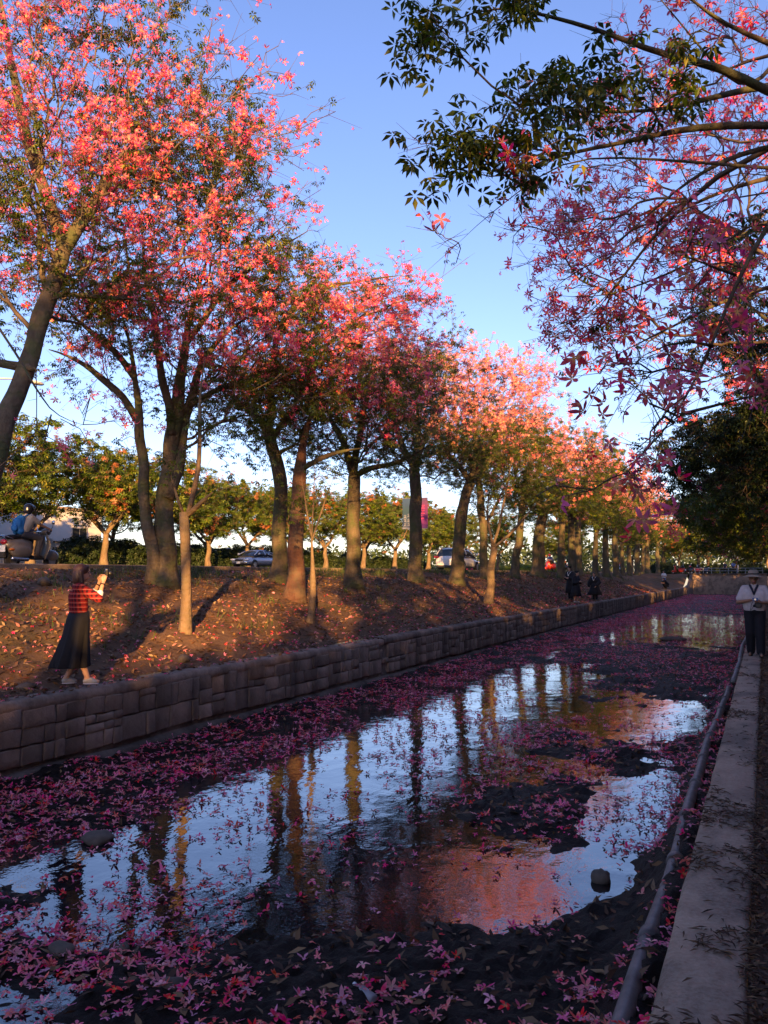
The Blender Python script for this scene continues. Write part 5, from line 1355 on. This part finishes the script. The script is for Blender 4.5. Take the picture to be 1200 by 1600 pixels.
# woman with the camera: faces along the wall, up and to the right
J = dict(head=(.0, .03, 1.475), face=(.0, 1, .06), neck=(0, -.005, 1.345), pelvis=(0, 0, .86), shoulder_l=(-.155, -.01, 1.285), shoulder_r=(.155, -.01, 1.285),
         elbow_l=(-.17, .20, 1.17), elbow_r=(.19, .23, 1.14), wrist_l=(-.07, .27, 1.36), wrist_r=(.085, .30, 1.36), hand_l=(.25, .25, 1), hand_r=(-.25, .2, 1), palm_l=(1, .2, 0), palm_r=(-1, .2, 0), thumb_l=-1, curl_l=.5, curl_r=.5,
         knee_l=(-.08, .10, .46), knee_r=(.085, .02, .46), ankle_l=(-.085, -.12, .085), ankle_r=(.09, .13, .085), toe_l=(-.10, .0, .035), toe_r=(.11, .26, .035))
WOMAN = empty('person', (-8.36, 8.12, .135), -math.atan2(.62, .785), 'woman in red plaid shirt and long black skirt raising a camera on the wall', 'person')
body(WOMAN, J, 'skin', .010, True); face(WOMAN, J, 'hair')
torso_cloth(WOMAN, 'shirt', M['plaid'], J, .135, .135, 1.0, .88, .012, (.070, .062), True)
for q in 'lr':
    E_, W_ = Vector(J['elbow_' + q]), Vector(J['wrist_' + q]); MB().cap(E_.lerp(W_, .05), .050, E_.lerp(W_, .32), .044).build('cuff', M['white_cloth'], WOMAN, True)
    MB().tube([E_.lerp(W_, .80), E_.lerp(W_, .86)], .034, 12).build('wristband', M['black'], WOMAN)
mb = MB(); H = Vector(J['head'])
mb.ball(H + Vector((0, -.012, .045)), (.090, .105, .088)); mb.ball(H + Vector((0, -.052, -.04)), (.088, .072, .14)); mb.cap(H + Vector((-.078, -.02, .02)), .030, H + Vector((-.080, .005, -.13)), .026); mb.cap(H + Vector((.078, -.02, .02)), .030, H + Vector((.080, .005, -.13)), .026)
mb.ball(H + Vector((0, .058, .085)), (.066, .036, .024))
mb.blob('hair', M['hair'], WOMAN, .011, 3)
rr = [((0, .01, .96), .160, .128, .0), ((0, .0, .86), .205, .150, .006), ((-.01, -.02, .66), .205, .170, .03), ((-.01, -.05, .44), .20, .20, .10), ((-.01, -.08, .24), .215, .235, .13), ((-.01, -.085, .225), .205, .225, .13)]
MB().loft([ring(c, a, b, 48, p, 8, i * .15) for i, (c, a, b, p) in enumerate(rr)]).build('skirt', M['black'], WOMAN, True)
shoes(WOMAN, M['shoe'], J)
wm_ = Matrix.Translation(WOMAN.location) @ WOMAN.rotation_euler.to_matrix().to_4x4()
t = empty('camera_in_hands', wm_ @ Vector((.0, .345, 1.475)), WOMAN.rotation_euler.z, 'small black camera held up by the woman in plaid', 'camera')
MB().box((0, 0, 0), (.13, .045, .08), bev=.012).build('camera_body', M['camera_black'], t)
MB().tube([(0, .02, 0), (0, .055, 0), (0, .075, 0)], [.033, .033, .028], 16).build('lens', M['camera_black'], t, True)
MB().box((0, 0, .048), (.05, .035, .03), bev=.008).build('viewfinder', M['silver_bit'], t)

# man in the sun hat walking towards the viewer on the ledge
J = dict(head=(0, .03, 1.515), face=(-.05, 1, -.10), neck=(0, 0, 1.40), pelvis=(0, 0, .88), shoulder_l=(-.175, 0, 1.315), shoulder_r=(.175, 0, 1.315),
         elbow_l=(-.285, .05, 1.045), elbow_r=(.290, .05, 1.045), wrist_l=(-.12, .25, 1.05), wrist_r=(.05, .26, 1.10), palm_l=(1, 0, .3), palm_r=(-.6, .3, 0), hand_l=(.7, .5, .05), hand_r=(-.7, .35, .1), curl_l=.9, curl_r=.9, thumb_l=-1,
         knee_l=(-.085, .08, .47), knee_r=(.09, .03, .47), ankle_l=(-.085, .10, .085), ankle_r=(.09, -.10, .085), toe_l=(-.10, .27, .035), toe_r=(.11, .06, .035))
MAN = empty('person', (-.20, 17.5, 0.0), math.pi, 'man in sun hat and pale polo shirt walking on the ledge', 'person')
body(MAN, J, 'skin_tan', .010); face(MAN, J, 'hair_dark')
torso_cloth(MAN, 'polo_shirt', M['polo'], J, .150, .148, .72, .84, .012, (.072, .074))
MB().tube([(.0, .135, 1.20), (-.03, .125, 1.30), (-.07, .07, 1.385)], [.012, .02, .022], 8).tube([(.0, .135, 1.20), (.03, .125, 1.30), (.07, .07, 1.385)], [.012, .02, .022], 8).build('collar', M['navy'], MAN, True)
trousers(MAN, M['trousers'], J, .012, (.115, .092, .080)); shoes(MAN, M['shoe_dark'], J, False)
MB().tube([(0, -.0, .96), (0, 0, 1.0)], .143, 24).build('belt', M['black'], MAN)
H = Vector(J['head'])
hat = MB().loft([ring((0, .04, H.z + .030), .195, .215, 40, .012, 3), ring((0, .04, H.z + .038), .19, .21, 40, .012, 3), ring((0, .02, H.z + .070), .102, .116, 40), ring((0, .02, H.z + .15), .088, .102, 40), ring((0, .02, H.z + .172), .06, .07, 40)]).build('hat', M['hat'], MAN, True)
MB().loft([ring((0, .02, H.z + .078), .101, .115, 40), ring((0, .02, H.z + .100), .098, .112, 40)]).build('hat_band', M['black'], hat, True)
gl = MB()
for k_ in (-1, 1): gl.tube([(k_ * .03 + .026 * math.cos(a), .122 + .01 * 0, H.z + .006 + .02 * math.sin(a)) for a in np.linspace(0, 6.283, 14)], .003, 5)
gl.build('spectacles', M['camera_black'], MAN)
wm_ = Matrix.Translation(MAN.location) @ MAN.rotation_euler.to_matrix().to_4x4()
t = empty('blue_camera', wm_ @ Vector((-.02, .34, 1.115)), MAN.rotation_euler.z, 'small blue camera held at the chest by the man in the sun hat', 'camera')
MB().box((0, 0, 0), (.10, .03, .06), bev=.008).build('camera_body', M['phone_blue'], t); MB().tube([(0, .012, 0), (0, .03, 0)], .02, 12).build('lens', M['silver_bit'], t)
t = empty('camera_bag', wm_ @ Vector((-.07, .30, 1.0)), MAN.rotation_euler.z, 'black camera case in the lower hand of the man in the sun hat', 'camera case')
MB().box((0, 0, 0), (.12, .07, .10), bev=.02).build('case', M['camera_black'], t); MB().tube([(.05, .02, .05), (.10, .03, -.05), (.14, .0, -.10), (.12, .0, .02), (.06, .0, .12)], .005, 6).build('strap', M['camera_black'], t)

# graduates in black gowns on the slope
def graduate(loc, rz, label, h, lean, skirt_w, pants, arms, cap=True, white=True, legs_bare=False):
    k = h / 1.70
    J = {q: tuple(np.array(v) * k) for q, v in dict(head=(0, .05 + lean * .30, 1.56 - abs(lean) * .05), neck=(0, lean * .22, 1.43), pelvis=(0, 0, .92), shoulder_l=(-.18, lean * .18, 1.36), shoulder_r=(.18, lean * .18, 1.36),
         elbow_l=arms[0], elbow_r=arms[1], wrist_l=arms[2], wrist_r=arms[3], knee_l=(-.09, .05, .49), knee_r=(.09, .02, .49), ankle_l=(-.09, .02, .085), ankle_r=(.10, -.03, .085), toe_l=(-.10, .18, .035), toe_r=(.11, .13, .035)).items()}
    J['face'] = (0, 1, -.15)
    t = empty('person', loc, rz, label, 'person', 'graduates in gowns')
    body(t, J, 'skin', .016); face(t, J, 'hair_dark')
    torso_cloth(t, 'gown_top', M['gown'], J, .165, .16, 1.75, .86 * k, .018, (.085, .10))
    if not legs_bare: trousers(t, M['trousers'], J, .02)
    shoes(t, M['shoe_dark'] if not legs_bare else M['shoe'], J, False)
    y = lean * .1
    MB().loft([ring((0, y, 1.05 * k), .17, .155, 40), ring((0, y * .5, .85 * k), .205 + skirt_w * .15, .19, 40, .02), ring((skirt_w * .06, 0, .6 * k), .25 + skirt_w * .4, .23, 40, .05), ring((skirt_w * .14, -.02, .36 * k), .28 + skirt_w * .8, .27, 40, .08, 7), ring((skirt_w * .14, -.02, .35 * k), .265 + skirt_w * .8, .255, 40, .08, 7)]).build('gown_skirt', M['gown'], t, True)
    H = Vector(J['head']); mb = MB().ball(H + Vector((0, -.012, .045)), (.088, .102, .085)).ball(H + Vector((0, -.045, -.02)), (.082, .065, .10)); mb.blob('hair', M['hair_dark'], t, .016, 2)
    if cap:
        c_ = MB().loft([ring(H + Vector((0, -.01, .07)), .092, .104, 20), ring(H + Vector((0, -.01, .125)), .088, .10, 20)]).build('cap', M['gown'], t)
        MB().box(H + Vector((0, 0, .135)), (.25, .25, .012), Matrix.Rotation(.7, 3, 'Z')).build('cap_board', M['gown'], c_)
        MB().tube([H + Vector((.02, .02, .15)), H + Vector((.15, .05, .14)), H + Vector((.165, .055, .03))], .006, 5).build('tassel', M['navy'], c_)
    if white:
        c = (Vector(J['shoulder_l']) + Vector(J['shoulder_r'])) / 2
        MB().tube([c + Vector((-.10, -.02, .075)), c + Vector((-.09, .10, .02)), c + Vector((0, .165, -.16))], .016, 6).tube([c + Vector((.10, -.02, .075)), c + Vector((.09, .10, .02)), c + Vector((0, .165, -.16))], .016, 6).build('hood_trim', M['white_cloth'], t, True)
    return t
ar = [(-.24, .06, 1.08), (.24, .06, 1.08), (-.12, .27, 1.10), (.10, .28, 1.12)]
graduate((-9.1, 42.0, .27), math.pi - .5, 'taller graduate in black gown and cap with white hood trim on the slope', 1.74, .05, .0, True, ar)
graduate((-8.62, 41.0, .16), -math.pi * .62, 'shorter bare-legged graduate in black gown looking at her hands', 1.60, .12, .02, False, ar, legs_bare=True, white=False)
graduate((-8.55, 45.7, .12), math.pi - .15, 'graduate leaning forward in a wide spread black gown beside the wall', 1.60, .35, .16, True, [(-.30, .10, 1.08), (.32, .05, 1.08), (-.16, .30, .86), (.34, .10, .82)], cap=False)

# rider on the scooter
SC = (-18.0, 15.76, 1.745)
scooter(SC, 0.0, 'grey-brown retro scooter with red tail lamp on the road behind the woman', M['scooter_body'], near=True)
J = dict(head=(0, -.12, 1.60), face=(0, 1, 0), neck=(0, -.20, 1.46), pelvis=(0, -.33, .95), shoulder_l=(-.19, -.20, 1.385), shoulder_r=(.19, -.20, 1.385), elbow_l=(-.27, .06, 1.18), elbow_r=(.27, .06, 1.18), wrist_l=(-.33, .27, 1.09), wrist_r=(.33, .27, 1.09), palm_l=(0, 0, -1), palm_r=(0, 0, -1), hand_l=(0, 1, -.3), hand_r=(0, 1, -.3), curl_l=1.1, curl_r=1.1, thumb_l=-1,
         knee_l=(-.19, .13, .83), knee_r=(.19, .13, .83), ankle_l=(-.15, .05, .39), ankle_r=(.15, .05, .39), toe_l=(-.15, .22, .33), toe_r=(.15, .22, .33))
RIDER = empty('person', SC, 0, 'scooter rider in beige shirt and dark helmet with blue backpack', 'person')
body(RIDER, J, 'skin_tan', .014); torso_cloth(RIDER, 'shirt', M['beige_shirt'], J, .150, .150, .62, .93, .015, (.080, .075)); trousers(RIDER, M['denim'], J, .016, (.110, .090, .070)); shoes(RIDER, M['shoe_dark'], J, False)
H = Vector(J['head'])
hm = MB().ball(H + Vector((0, -.01, .035)), (.130, .150, .135), 20, 12).cap(H + Vector((0, -.04, -.03)), .125, H + Vector((0, -.03, .03)), .128).blob('helmet', M['helmet'], RIDER, .014, 2)
MB().ball(H + Vector((0, .085, .06)), (.110, .085, .075)).build('visor', M['car_glass'], hm, True)
t = empty('backpack', (SC[0], SC[1] - .44, SC[2] + 1.18), 0, 'blue backpack on the back of the scooter rider', 'backpack')
MB().cap((-.08, 0, -.18), .10, (-.06, .06, .16), .085).cap((.08, 0, -.18), .10, (.06, .06, .16), .085).ball((0, -.04, -.02), (.16, .12, .22)).blob('bag', M['backpack'], t, .016, 4)
for sd in (-1, 1): MB().tube([(sd * .11, .05, .19), (sd * .13, .17, .27), (sd * .13, .36, .24), (sd * .155, .42, .08), (sd * .17, .33, -.14), (sd * .14, .08, -.18)], .02, 6).build('strap', M['backpack'], t, True)
MB().ball((0, -.14, -.10), (.12, .05, .10)).build('pocket', M['backpack'], t, True)

# small figures far off
def small_person(loc, rz, label, top, bottom, h=1.65, pose='stand', hat=None, skin='skin'):
    k = h / 1.70
    arms = {'stand': [(-.25, 0, 1.10), (.25, 0, 1.10), (-.22, .12, .88), (.22, .12, .88)], 'hands': [(-.24, .0, 1.08), (.24, .0, 1.08), (-.10, .22, 1.16), (.10, .22, 1.16)], 'run': [(-.22, -.20, 1.12), (.22, .16, 1.10), (-.20, .0, .95), (.18, .36, 1.22)]}[pose if pose != 'crouch' else 'hands']
    J = {q: tuple(np.array(v) * k) for q, v in dict(head=(0, .04, 1.56), neck=(0, 0, 1.43), pelvis=(0, 0, .92), shoulder_l=(-.18, 0, 1.36), shoulder_r=(.18, 0, 1.36), elbow_l=arms[0], elbow_r=arms[1], wrist_l=arms[2], wrist_r=arms[3],
         knee_l=(-.09, .14 if pose == 'run' else .03, .49), knee_r=(.09, -.05 if pose == 'run' else .03, .49), ankle_l=(-.09, .06, .085), ankle_r=(.09, -.32 if pose == 'run' else -.02, .16 if pose == 'run' else .085), toe_l=(-.10, .2, .035), toe_r=(.10, -.2 if pose == 'run' else .14, .05)).items()}
    if pose == 'crouch':
        for q, v in dict(pelvis=(0, -.20, .34), neck=(0, .12, .86), head=(0, .20, .97), shoulder_l=(-.18, .08, .80), shoulder_r=(.18, .08, .80), elbow_l=(-.22, .28, .58), elbow_r=(.22, .28, .58), wrist_l=(-.08, .42, .60), wrist_r=(.08, .42, .60), knee_l=(-.14, .20, .48), knee_r=(.14, .20, .48), ankle_l=(-.11, -.05, .085), ankle_r=(.11, -.05, .085)).items(): J[q] = v
    t = empty('person', loc, rz, label, 'person')
    body(t, J, skin, .022)
    torso_cloth(t, 'shirt', M[top], J, .145, .145, .7, J['pelvis'][2], .024, (.075, .07)); trousers(t, M[bottom], J, .024); shoes(t, M['shoe_dark'], J, False)
    H = Vector(J['head'])
    if hat: MB().ball(H + Vector((0, 0, .035)), (.125, .14, .13)).build('helmet', M[hat], t, True)
    else: MB().ball(H + Vector((0, -.015, .045)), (.088, .10, .085)).ball(H + Vector((0, -.04, -.01)), (.082, .07, .10)).blob('hair', M['hair_dark'], t, .02, 2)
    return t
small_person((-9.0, 84.0, .25), 2.6, 'distant person in white shirt and blue trousers on the bank', 'white_cloth', 'blue_cloth', 1.7, 'hands')
small_person((-8.6, 81.5, .16), 2.2, 'distant figure in black crouching beside the person in white', 'black', 'black', 1.6, 'crouch')
small_person((-20.6, 59.6, 1.80), -1.2, 'walker in pink trousers striding along the road', 'black', 'pink_cloth', 1.65, 'run')
def moto_pair(loc, rz, top, hel, n, paint):
    scooter(loc, rz, 'small scooter with its rider %s glimpsed between trunks' % n, paint, 'distant scooters on the road')
    k = small_person((loc[0], loc[1], loc[2]), rz, 'rider %s on a distant scooter between the trunks' % n, top, 'black', 1.6, 'crouch', hel)
    for c in k.children: c.location = (0, -.15, .52)
moto_pair((-17.3, 71.5, 1.76), 2.9, 'blue_cloth', 'red_paint', 'in blue with a red helmet', M['red_paint'])
moto_pair((-17.6, 77.8, 1.76), 2.9, 'orange_cloth', 'helmet', 'in bright orange', M['car_dark'])
moto_pair((-17.4, 112.0, 1.76), 2.9, 'red_paint', 'helmet', 'in red', M['car_dark'])

# far end: parked scooters, car, person, lamp post, trees
PS = 'parked scooters beyond the end wall'
for i, x in enumerate([-10.2, -9.2, -8.3, -7.4]):
    scooter((x, 112 + .3 * i, 1.60), R(70 + 14 * i), ['dark red scooter parked first in the row beyond the end wall', 'dark scooter parked second in the row beyond the end wall', 'red scooter parked third in the row beyond the end wall', 'black scooter parked last in the row beyond the end wall'][i], [M['red_paint'], M['car_dark'], M['red_paint'], M['car_dark']][i], PS)
small_person((-3.6, 113, 1.60), 3.0, 'person in blue standing beyond the end wall near the lamp post', 'blue_cloth', 'black', 1.7, 'stand')
small_person((-4.6, 114, 1.60), 2.6, 'person in dark clothes leaning beyond the end wall', 'navy', 'black', 1.6, 'stand')
lamp((-3.2, 118, 1.6), 'grey lamp post beyond the end of the canal', 7.5, 1.2, R(180))
mb = MB()
r_ = empty('guard_rail', (-4, FAR_Y + .75, 1.6), 0, 'low metal guard rail on top of the end wall', 'railing')
for i in range(9): MB().box((-3.8 + i * .95, 0, .35), (.06, .06, .8)).build('rail_post', M['grey_metal'], r_)
for z in (.40, .72): MB().tube([(-3.9, 0, z), (3.9, 0, z)], .03, 8).build('rail', M['grey_metal'], r_)
BK = 'trees beyond the end of the canal'
for i, (x, y, s, k_) in enumerate([(-11, 122, .95, 0), (-7.5, 127, 1.15, 2), (-3.5, 124, 1.0, 0), (.5, 122, 1.1, 2), (4, 128, 1.2, 0), (-14, 132, 1.1, 2), (-1.5, 134, 1.3, 2), (-20, 140, 1.2, 0), (-9.5, 140, 1.35, 0), (8, 120, 1.2, 0)]):
    copy_tree(acr[k_], (x, y, 1.5), random.uniform(0, 6), s, ['leafy green tree beyond the end wall of the canal', '', 'yellow-green tree beyond the end wall of the canal'][k_], BK)
for i, (x, y) in enumerate([(-13, 118), (-6, 121), (-1.5, 119), (2.5, 118), (-10, 126), (6, 116)]):
    shrub(bm1[i % 2], (x, y, 1.5), i * 1.3, (1.0, .8, .7), 'dark shrub on the ground beyond the end wall', 'far end shrubs')
HZ = 'wooded skyline far beyond'
V, F, U = merge([scatter(palmate_lo(5), np.stack([rng.uniform(-420, 120, 5200), rng.uniform(230, 330, 5200), 2 + rng.random(5200) ** 1.5 * 9], 1), rand_rot(5200, np.array([[0, -.5, .6]]) * np.ones((5200, 1)), 1.6), rng.uniform(14, 30, 5200)),
                 scatter(palmate_lo(5), np.stack([rng.uniform(-220, -140, 4200), rng.uniform(-60, 300, 4200), 2 + rng.random(4200) ** 1.5 * 6], 1), rand_rot(4200, np.array([[0.5, -.2, .6]]) * np.ones((4200, 1)), 1.6), rng.uniform(10, 20, 4200))])
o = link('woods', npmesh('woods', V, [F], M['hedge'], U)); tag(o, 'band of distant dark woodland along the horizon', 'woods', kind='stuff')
# ------------------------------------------------------------------ litter, grass, fallen flowers, stones
def lay(tm, x, y, z, tilt, sc, r=rng):
    n = len(x)
    up = np.stack([np.zeros(n), np.zeros(n), np.ones(n)], 1)
    return scatter(tm, np.stack([x, y, z], 1), rand_rot(n, up, tilt, r), sc, r)
def bits(L, W):
    return np.array([(-L, 0, 0), (-L * .2, -W, .006), (L, 0, .004), (L * .1, W, .008)]), np.array([(0, 1, 2), (0, 2, 3)]), np.array([.3, .6, 1, .6])
r = np.random.default_rng(99)
# dry leaves and petals over the slope
n = 52000
y = 3 + (r.random(n) ** 1.7) * 70; v = 8.2 + r.random(n) * 8.0
keep = (r.random(n) < .35 + .9 * fbm(v * .8, y * .8, 61) * (1 - .45 * sstep(12, 16, v))) & (y / np.maximum(v, 1) > .35)
x, y = -v[keep], y[keep]
z = bank_z(x, y) + .012
parts = []
q = r.random(len(x))
m1 = q < .80
sz = .7 + .5 * r.random(len(x)) + .012 * y
parts.append(lay(bits(.055, .020), x[m1], y[m1], z[m1], .9, sz[m1]))
V, F, U = merge(parts)
tag(link('leaf_litter', npmesh('leaf_litter', V, [F], M['litter'], U)), 'dry brown leaves strewn over the left slope', 'leaf litter', kind='stuff')
m2 = ~m1 & (r.random(len(x)) < sstep(12.5, 8.8, -x) * .7 + .08)
V, F, U = merge([lay(petals(5, .05, .012, -.01, jit=1.0, r=r), x[m2], y[m2], z[m2] + .01, .8, sz[m2] * .62)])
tag(link('petal_litter', npmesh('petal_litter', V, [F], M['fallen'], U)), 'pink petals scattered over the left slope', 'petals', kind='stuff')
# grass tufts near the crest
n = 2600
y = 4 + (r.random(n) ** 1.5) * 75; v = np.where(r.random(n) < .7, 14.2 + r.random(n) * 2.0, 9.5 + r.random(n) * 5)
k_ = fbm(v * .5 + 3, y * .35, 71) > .52
x, y = -v[k_], y[k_]
n = len(x); reps = 7
X = np.repeat(x, reps) + r.normal(size=n * reps) * .10; Y = np.repeat(y, reps) + r.normal(size=n * reps) * .10
bl = (np.array([(-.006, 0, 0), (.006, 0, 0), (.0, .03, .16)]), np.array([(0, 1, 2)]), np.array([.2, .2, 1]))
V, F, U = lay(bl, X, Y, bank_z(X, Y), .55, r.uniform(.6, 1.5, len(X)) * (1 + .01 * Y))
tag(link('grass', npmesh('grass', V, [F], M['grass'], U)), 'short grass tufts along the crest of the left slope', 'grass', kind='stuff')
# stones on the slope
RG = 'loose stones'
def rock(loc, s, label, rz=0.0, seed=1, mat='rock', grp=RG):
    rr = np.random.default_rng(seed); mb = MB().ball((0, 0, 0), (1, 1, 1), 12, 8)
    V_ = mb.v[0]; V_ *= (1 + (fbm(V_[:, 0] * 1.4 + seed, V_[:, 1] * 1.4 + V_[:, 2], seed) - .5) * .7)[:, None]; mb.v[0] = V_ * np.array(s)
    o = mb.build('rock', M[mat], None, True); o.location = loc; o.rotation_euler = (0, 0, rz)
    return tag(o, label, 'stone', grp)
rock((-8.75, 10.8, float(bank_z(-8.75, 10.8)) + .03), (.10, .13, .08), 'pale stone lying on the soil just above the wall coping', .4, 2)
rock((-8.7, 7.6, float(bank_z(-8.7, 7.6)) + .01), (.09, .14, .05), 'flat stone half buried beside the feet of the woman', .1, 3)
rock((-13.2, 11.9, float(bank_z(-13.2, 11.9)) + .03), (.14, .2, .10), 'larger tan stone high on the slope at the left', .8, 4)
# stones and a bottle in the canal
rock((-4.28, 4.10, -.87), (.075, .11, .045), 'smooth tan stone at the bottom left of the water', 1.1, 5)
rock((-3.92, 4.28, -.87), (.04, .05, .03), 'small ochre stone beside the smooth tan stone', .3, 6)
rock((-5.75, 5.9, -.875), (.14, .17, .055), 'broad flat stone in the water below the wall', .6, 7)
rock((-3.28, 3.98, -.85), (.07, .11, .045), 'brown stone in the mud near the bottom of the picture', .2, 8)
rock((-1.29, 6.9, -.87), (.085, .075, .07), 'upright brown stone by the mud near the pipe', .2, 9)
rock((-3.25, 32.5, -.86), (.5, .22, .10), 'long pale stone in the far shallow water', .1, 10)
t = empty('plastic_bottle', (-2.19, 4.40, -.845), R(62), 'grey crumpled plastic bottle lying on the mud in front', 'bottle')
MB().tube([(0, -.085, 0), (0, -.08, 0), (0, .04, .004), (0, .075, .006), (0, .10, .008)], [.018, .030, .028, .014, .012], 12).build('bottle_shell', plain('dull_plastic', (.30, .28, .29), .35), t, True)
MB().tube([(0, .098, .008), (0, .118, .009)], .014, 10).build('cap', M['white_cloth'], t, True)

# fallen blossoms on the mud and the water
def petal_density(x, y):
    m = mudness(x, y)
    raft = fbm(x * 1.9, y * 1.5, 81, 4); fine = fbm(x * 6, y * 5, 83, 2)
    wallband = sstep(-6.0, -7.4, x + .22 * (fbm(y * .7, x * 0, 84) - .5) * 4)
    diag = np.exp(-(((x + 6.6) / 1.0) ** 2)) * .6
    mid = np.exp(-(((x + 2.6) / 1.9) ** 2 + ((y - 12.3) / 2.2) ** 2)) * .9 + np.exp(-(((x + 5.0) / .7) ** 2 + ((y - 10.3) / .5) ** 2)) * .6
    low = np.exp(-(((x + 4.0) / 1.4) ** 2 + ((y - 4.4) / .8) ** 2)) * .55
    side = np.exp(-(((x + .95) / .35) ** 2)) * .35
    clear = blobs(CLEAR, x, y)
    d = .38 + wallband * .55 + diag * .8 + mid * .7 + low * .8 + side + sstep(18, 26, y) * .12 + .22 * sstep(-.1, .25, m) - .12 * clear
    d = d * sstep(.33, .60, raft + .10 * wallband + .08 * low) * (.45 + 1.1 * fine) - .45 * np.exp(-(((x + 2.3) / 1.0) ** 2 + ((y - 5.3) / 1.2) ** 2))
    return np.clip(d, 0.012, 1)
n = 160000
x = -8.08 + r.random(n) * 7.55; y = 2.8 + r.random(n) ** 1.75 * 100
k_ = r.random(n) < petal_density(x, y) * np.clip(.30 + .06 * y, .30, .8); x, y = x[k_], y[k_]
z = np.maximum(bed_z(x, y), WATER) + .008
sc = r.uniform(.48, .88, len(x)) * (1 + .008 * np.maximum(y - 15, 0))
TM = [petals(5, .058, .0135, -.004, jit=.8, r=r), petals(5, .054, .013, .012, jit=1, r=r), petals(4, .056, .014, -.006, jit=1, r=r), petals(2, .052, .014, .008, jit=1, r=r), petals(5, .060, .011, .018, jit=1, r=r), petals(1, .056, .016, .0, jit=1, r=r)]
# wilted: petals swept together to one side
def wilt(tm):
    V_, F_, U_ = tm; V_ = V_.copy(); V_[:, 0] = np.abs(V_[:, 0]) * .8 + .2 * V_[:, 0]; V_[:, 1] *= .55; V_[:, 2] *= .3; return V_, F_, U_
TM += [wilt(TM[0]), wilt(TM[1]), wilt(TM[4]), wilt(TM[2]), wilt(petals(5, .06, .010, .03, jit=1, r=r)), wilt(petals(3, .06, .015, .02, jit=1, r=r)), petals(3, .055, .015, .015, jit=1, r=r), petals(5, .05, .016, .035, jit=1, r=r)]
tid = r.integers(0, len(TM), len(x))
# the largest in view are separate things
lat = x * math.cos(YAW) + y * math.sin(YAW); fw = -x * math.sin(YAW) + y * math.cos(YAW)
vis = (abs(lat / fw) < .475) & (fw > 3.2) & ((z - EYE) / fw > -.70) & (tid != 5)
cand = np.nonzero(vis)[0]; cand = cand[np.argsort((fw / sc)[cand])][:300]
one = np.zeros(len(x), bool); one[cand] = True
ms = [[npmesh('fallen_flower', tm[0], [tm[1]], M['fallen'], np.stack([tm[2], np.full(len(tm[2]), q / 4 + .07)], 1)) for q in range(4)] for tm in TM]
Rm = rand_rot(len(x), np.stack([np.zeros(len(x)), np.zeros(len(x)), np.ones(len(x))], 1), .30, r)
for i in cand:
    wet = z[i] < WATER + .012
    o = link('fallen_flower', ms[int(tid[i])][random.randrange(4)])
    mt = Matrix(Rm[i].tolist()).to_4x4() @ Matrix.Diagonal((sc[i],) * 3 + (1,)); mt.translation = (x[i], y[i], z[i] + .006); o.matrix_world = mt
    tag(o, 'pink fallen flower floating on the dark canal water' if wet else 'pink fallen flower lying on the dark canal mud', 'flower', 'fallen pink flowers')
parts = []
for ti, tm in enumerate(TM):
    k_ = (tid == ti) & ~one
    if y[k_].size: parts.append(scatter(tm, np.stack([x[k_], y[k_], z[k_] + .004], 1), Rm[k_], sc[k_], r))
V, F, U = merge(parts)
tag(link('fallen_flowers', npmesh('fallen_flowers', V, [F], M['fallen'], U)), 'carpet of fallen pink flowers drifting along the canal', 'flowers', kind='stuff')
# dead leaves and twigs in the mud
n = 12000
x = -8.0 + r.random(n) * 7.5; y = 2.8 + r.random(n) ** 1.8 * 40
k_ = (mudness(x, y) > .05) | (x > -1.1); x, y = x[k_], y[k_]
V, F, U = lay(bits(.05, .018), x, y, np.maximum(bed_z(x, y), WATER) + .01, 1.0, r.uniform(.5, 1.3, len(x)))
tag(link('mud_litter', npmesh('mud_litter', V, [F], M['twiglitter'], U)), 'dead brown leaves caught in the canal mud', 'leaf litter', kind='stuff')
# dry debris on the ledge, thicker in bands, and on the path
n = 9000
x = -.44 + r.random(n) * .36; y = 2.6 + r.random(n) ** 1.5 * 22
k_ = r.random(n) < sstep(.50, .72, fbm(x * 2.2 + 5, y * 2.6, 91, 3)) * .9 + .5 * sstep(-.17, -.10, x) + .02; x, y = x[k_], y[k_]
V1 = lay(bits(.030, .0045), x, y, np.full(len(x), .008), .35, r.uniform(.5, 1.3, len(x)))
n = 14000
x = -.10 + r.random(n) ** 1.6 * 2.2; y = 2.6 + r.random(n) ** 1.6 * 30
V2 = lay(bits(.04, .011), x, y, np.full(len(x), -.004) + .05 * sstep(.1, 1.2, x), .9, r.uniform(.5, 1.2, len(x)))
V, F, U = merge([V1, V2])
tag(link('ledge_litter', npmesh('ledge_litter', V, [F], M['twiglitter'], U)), 'dry twigs and leaf crumbs on the ledge and path', 'leaf litter', kind='stuff')
# flowers lodged between pipe and ledge
x = -.60 + r.random(170) * .14; y = 3.2 + r.random(170) ** 1.4 * 14
V, F, U = merge([lay(tm, x[i::4], y[i::4], np.maximum(bed_z(x[i::4], y[i::4]), -.70) + .03, 1.2, r.uniform(.8, 1.1, len(x[i::4]))) for i, tm in enumerate(TM[:4])])
tag(link('lodged_flowers', npmesh('lodged_flowers', V, [F], M['fallen'], U)), 'pink flowers caught between the dark pipe and the ledge', 'flowers', kind='stuff')
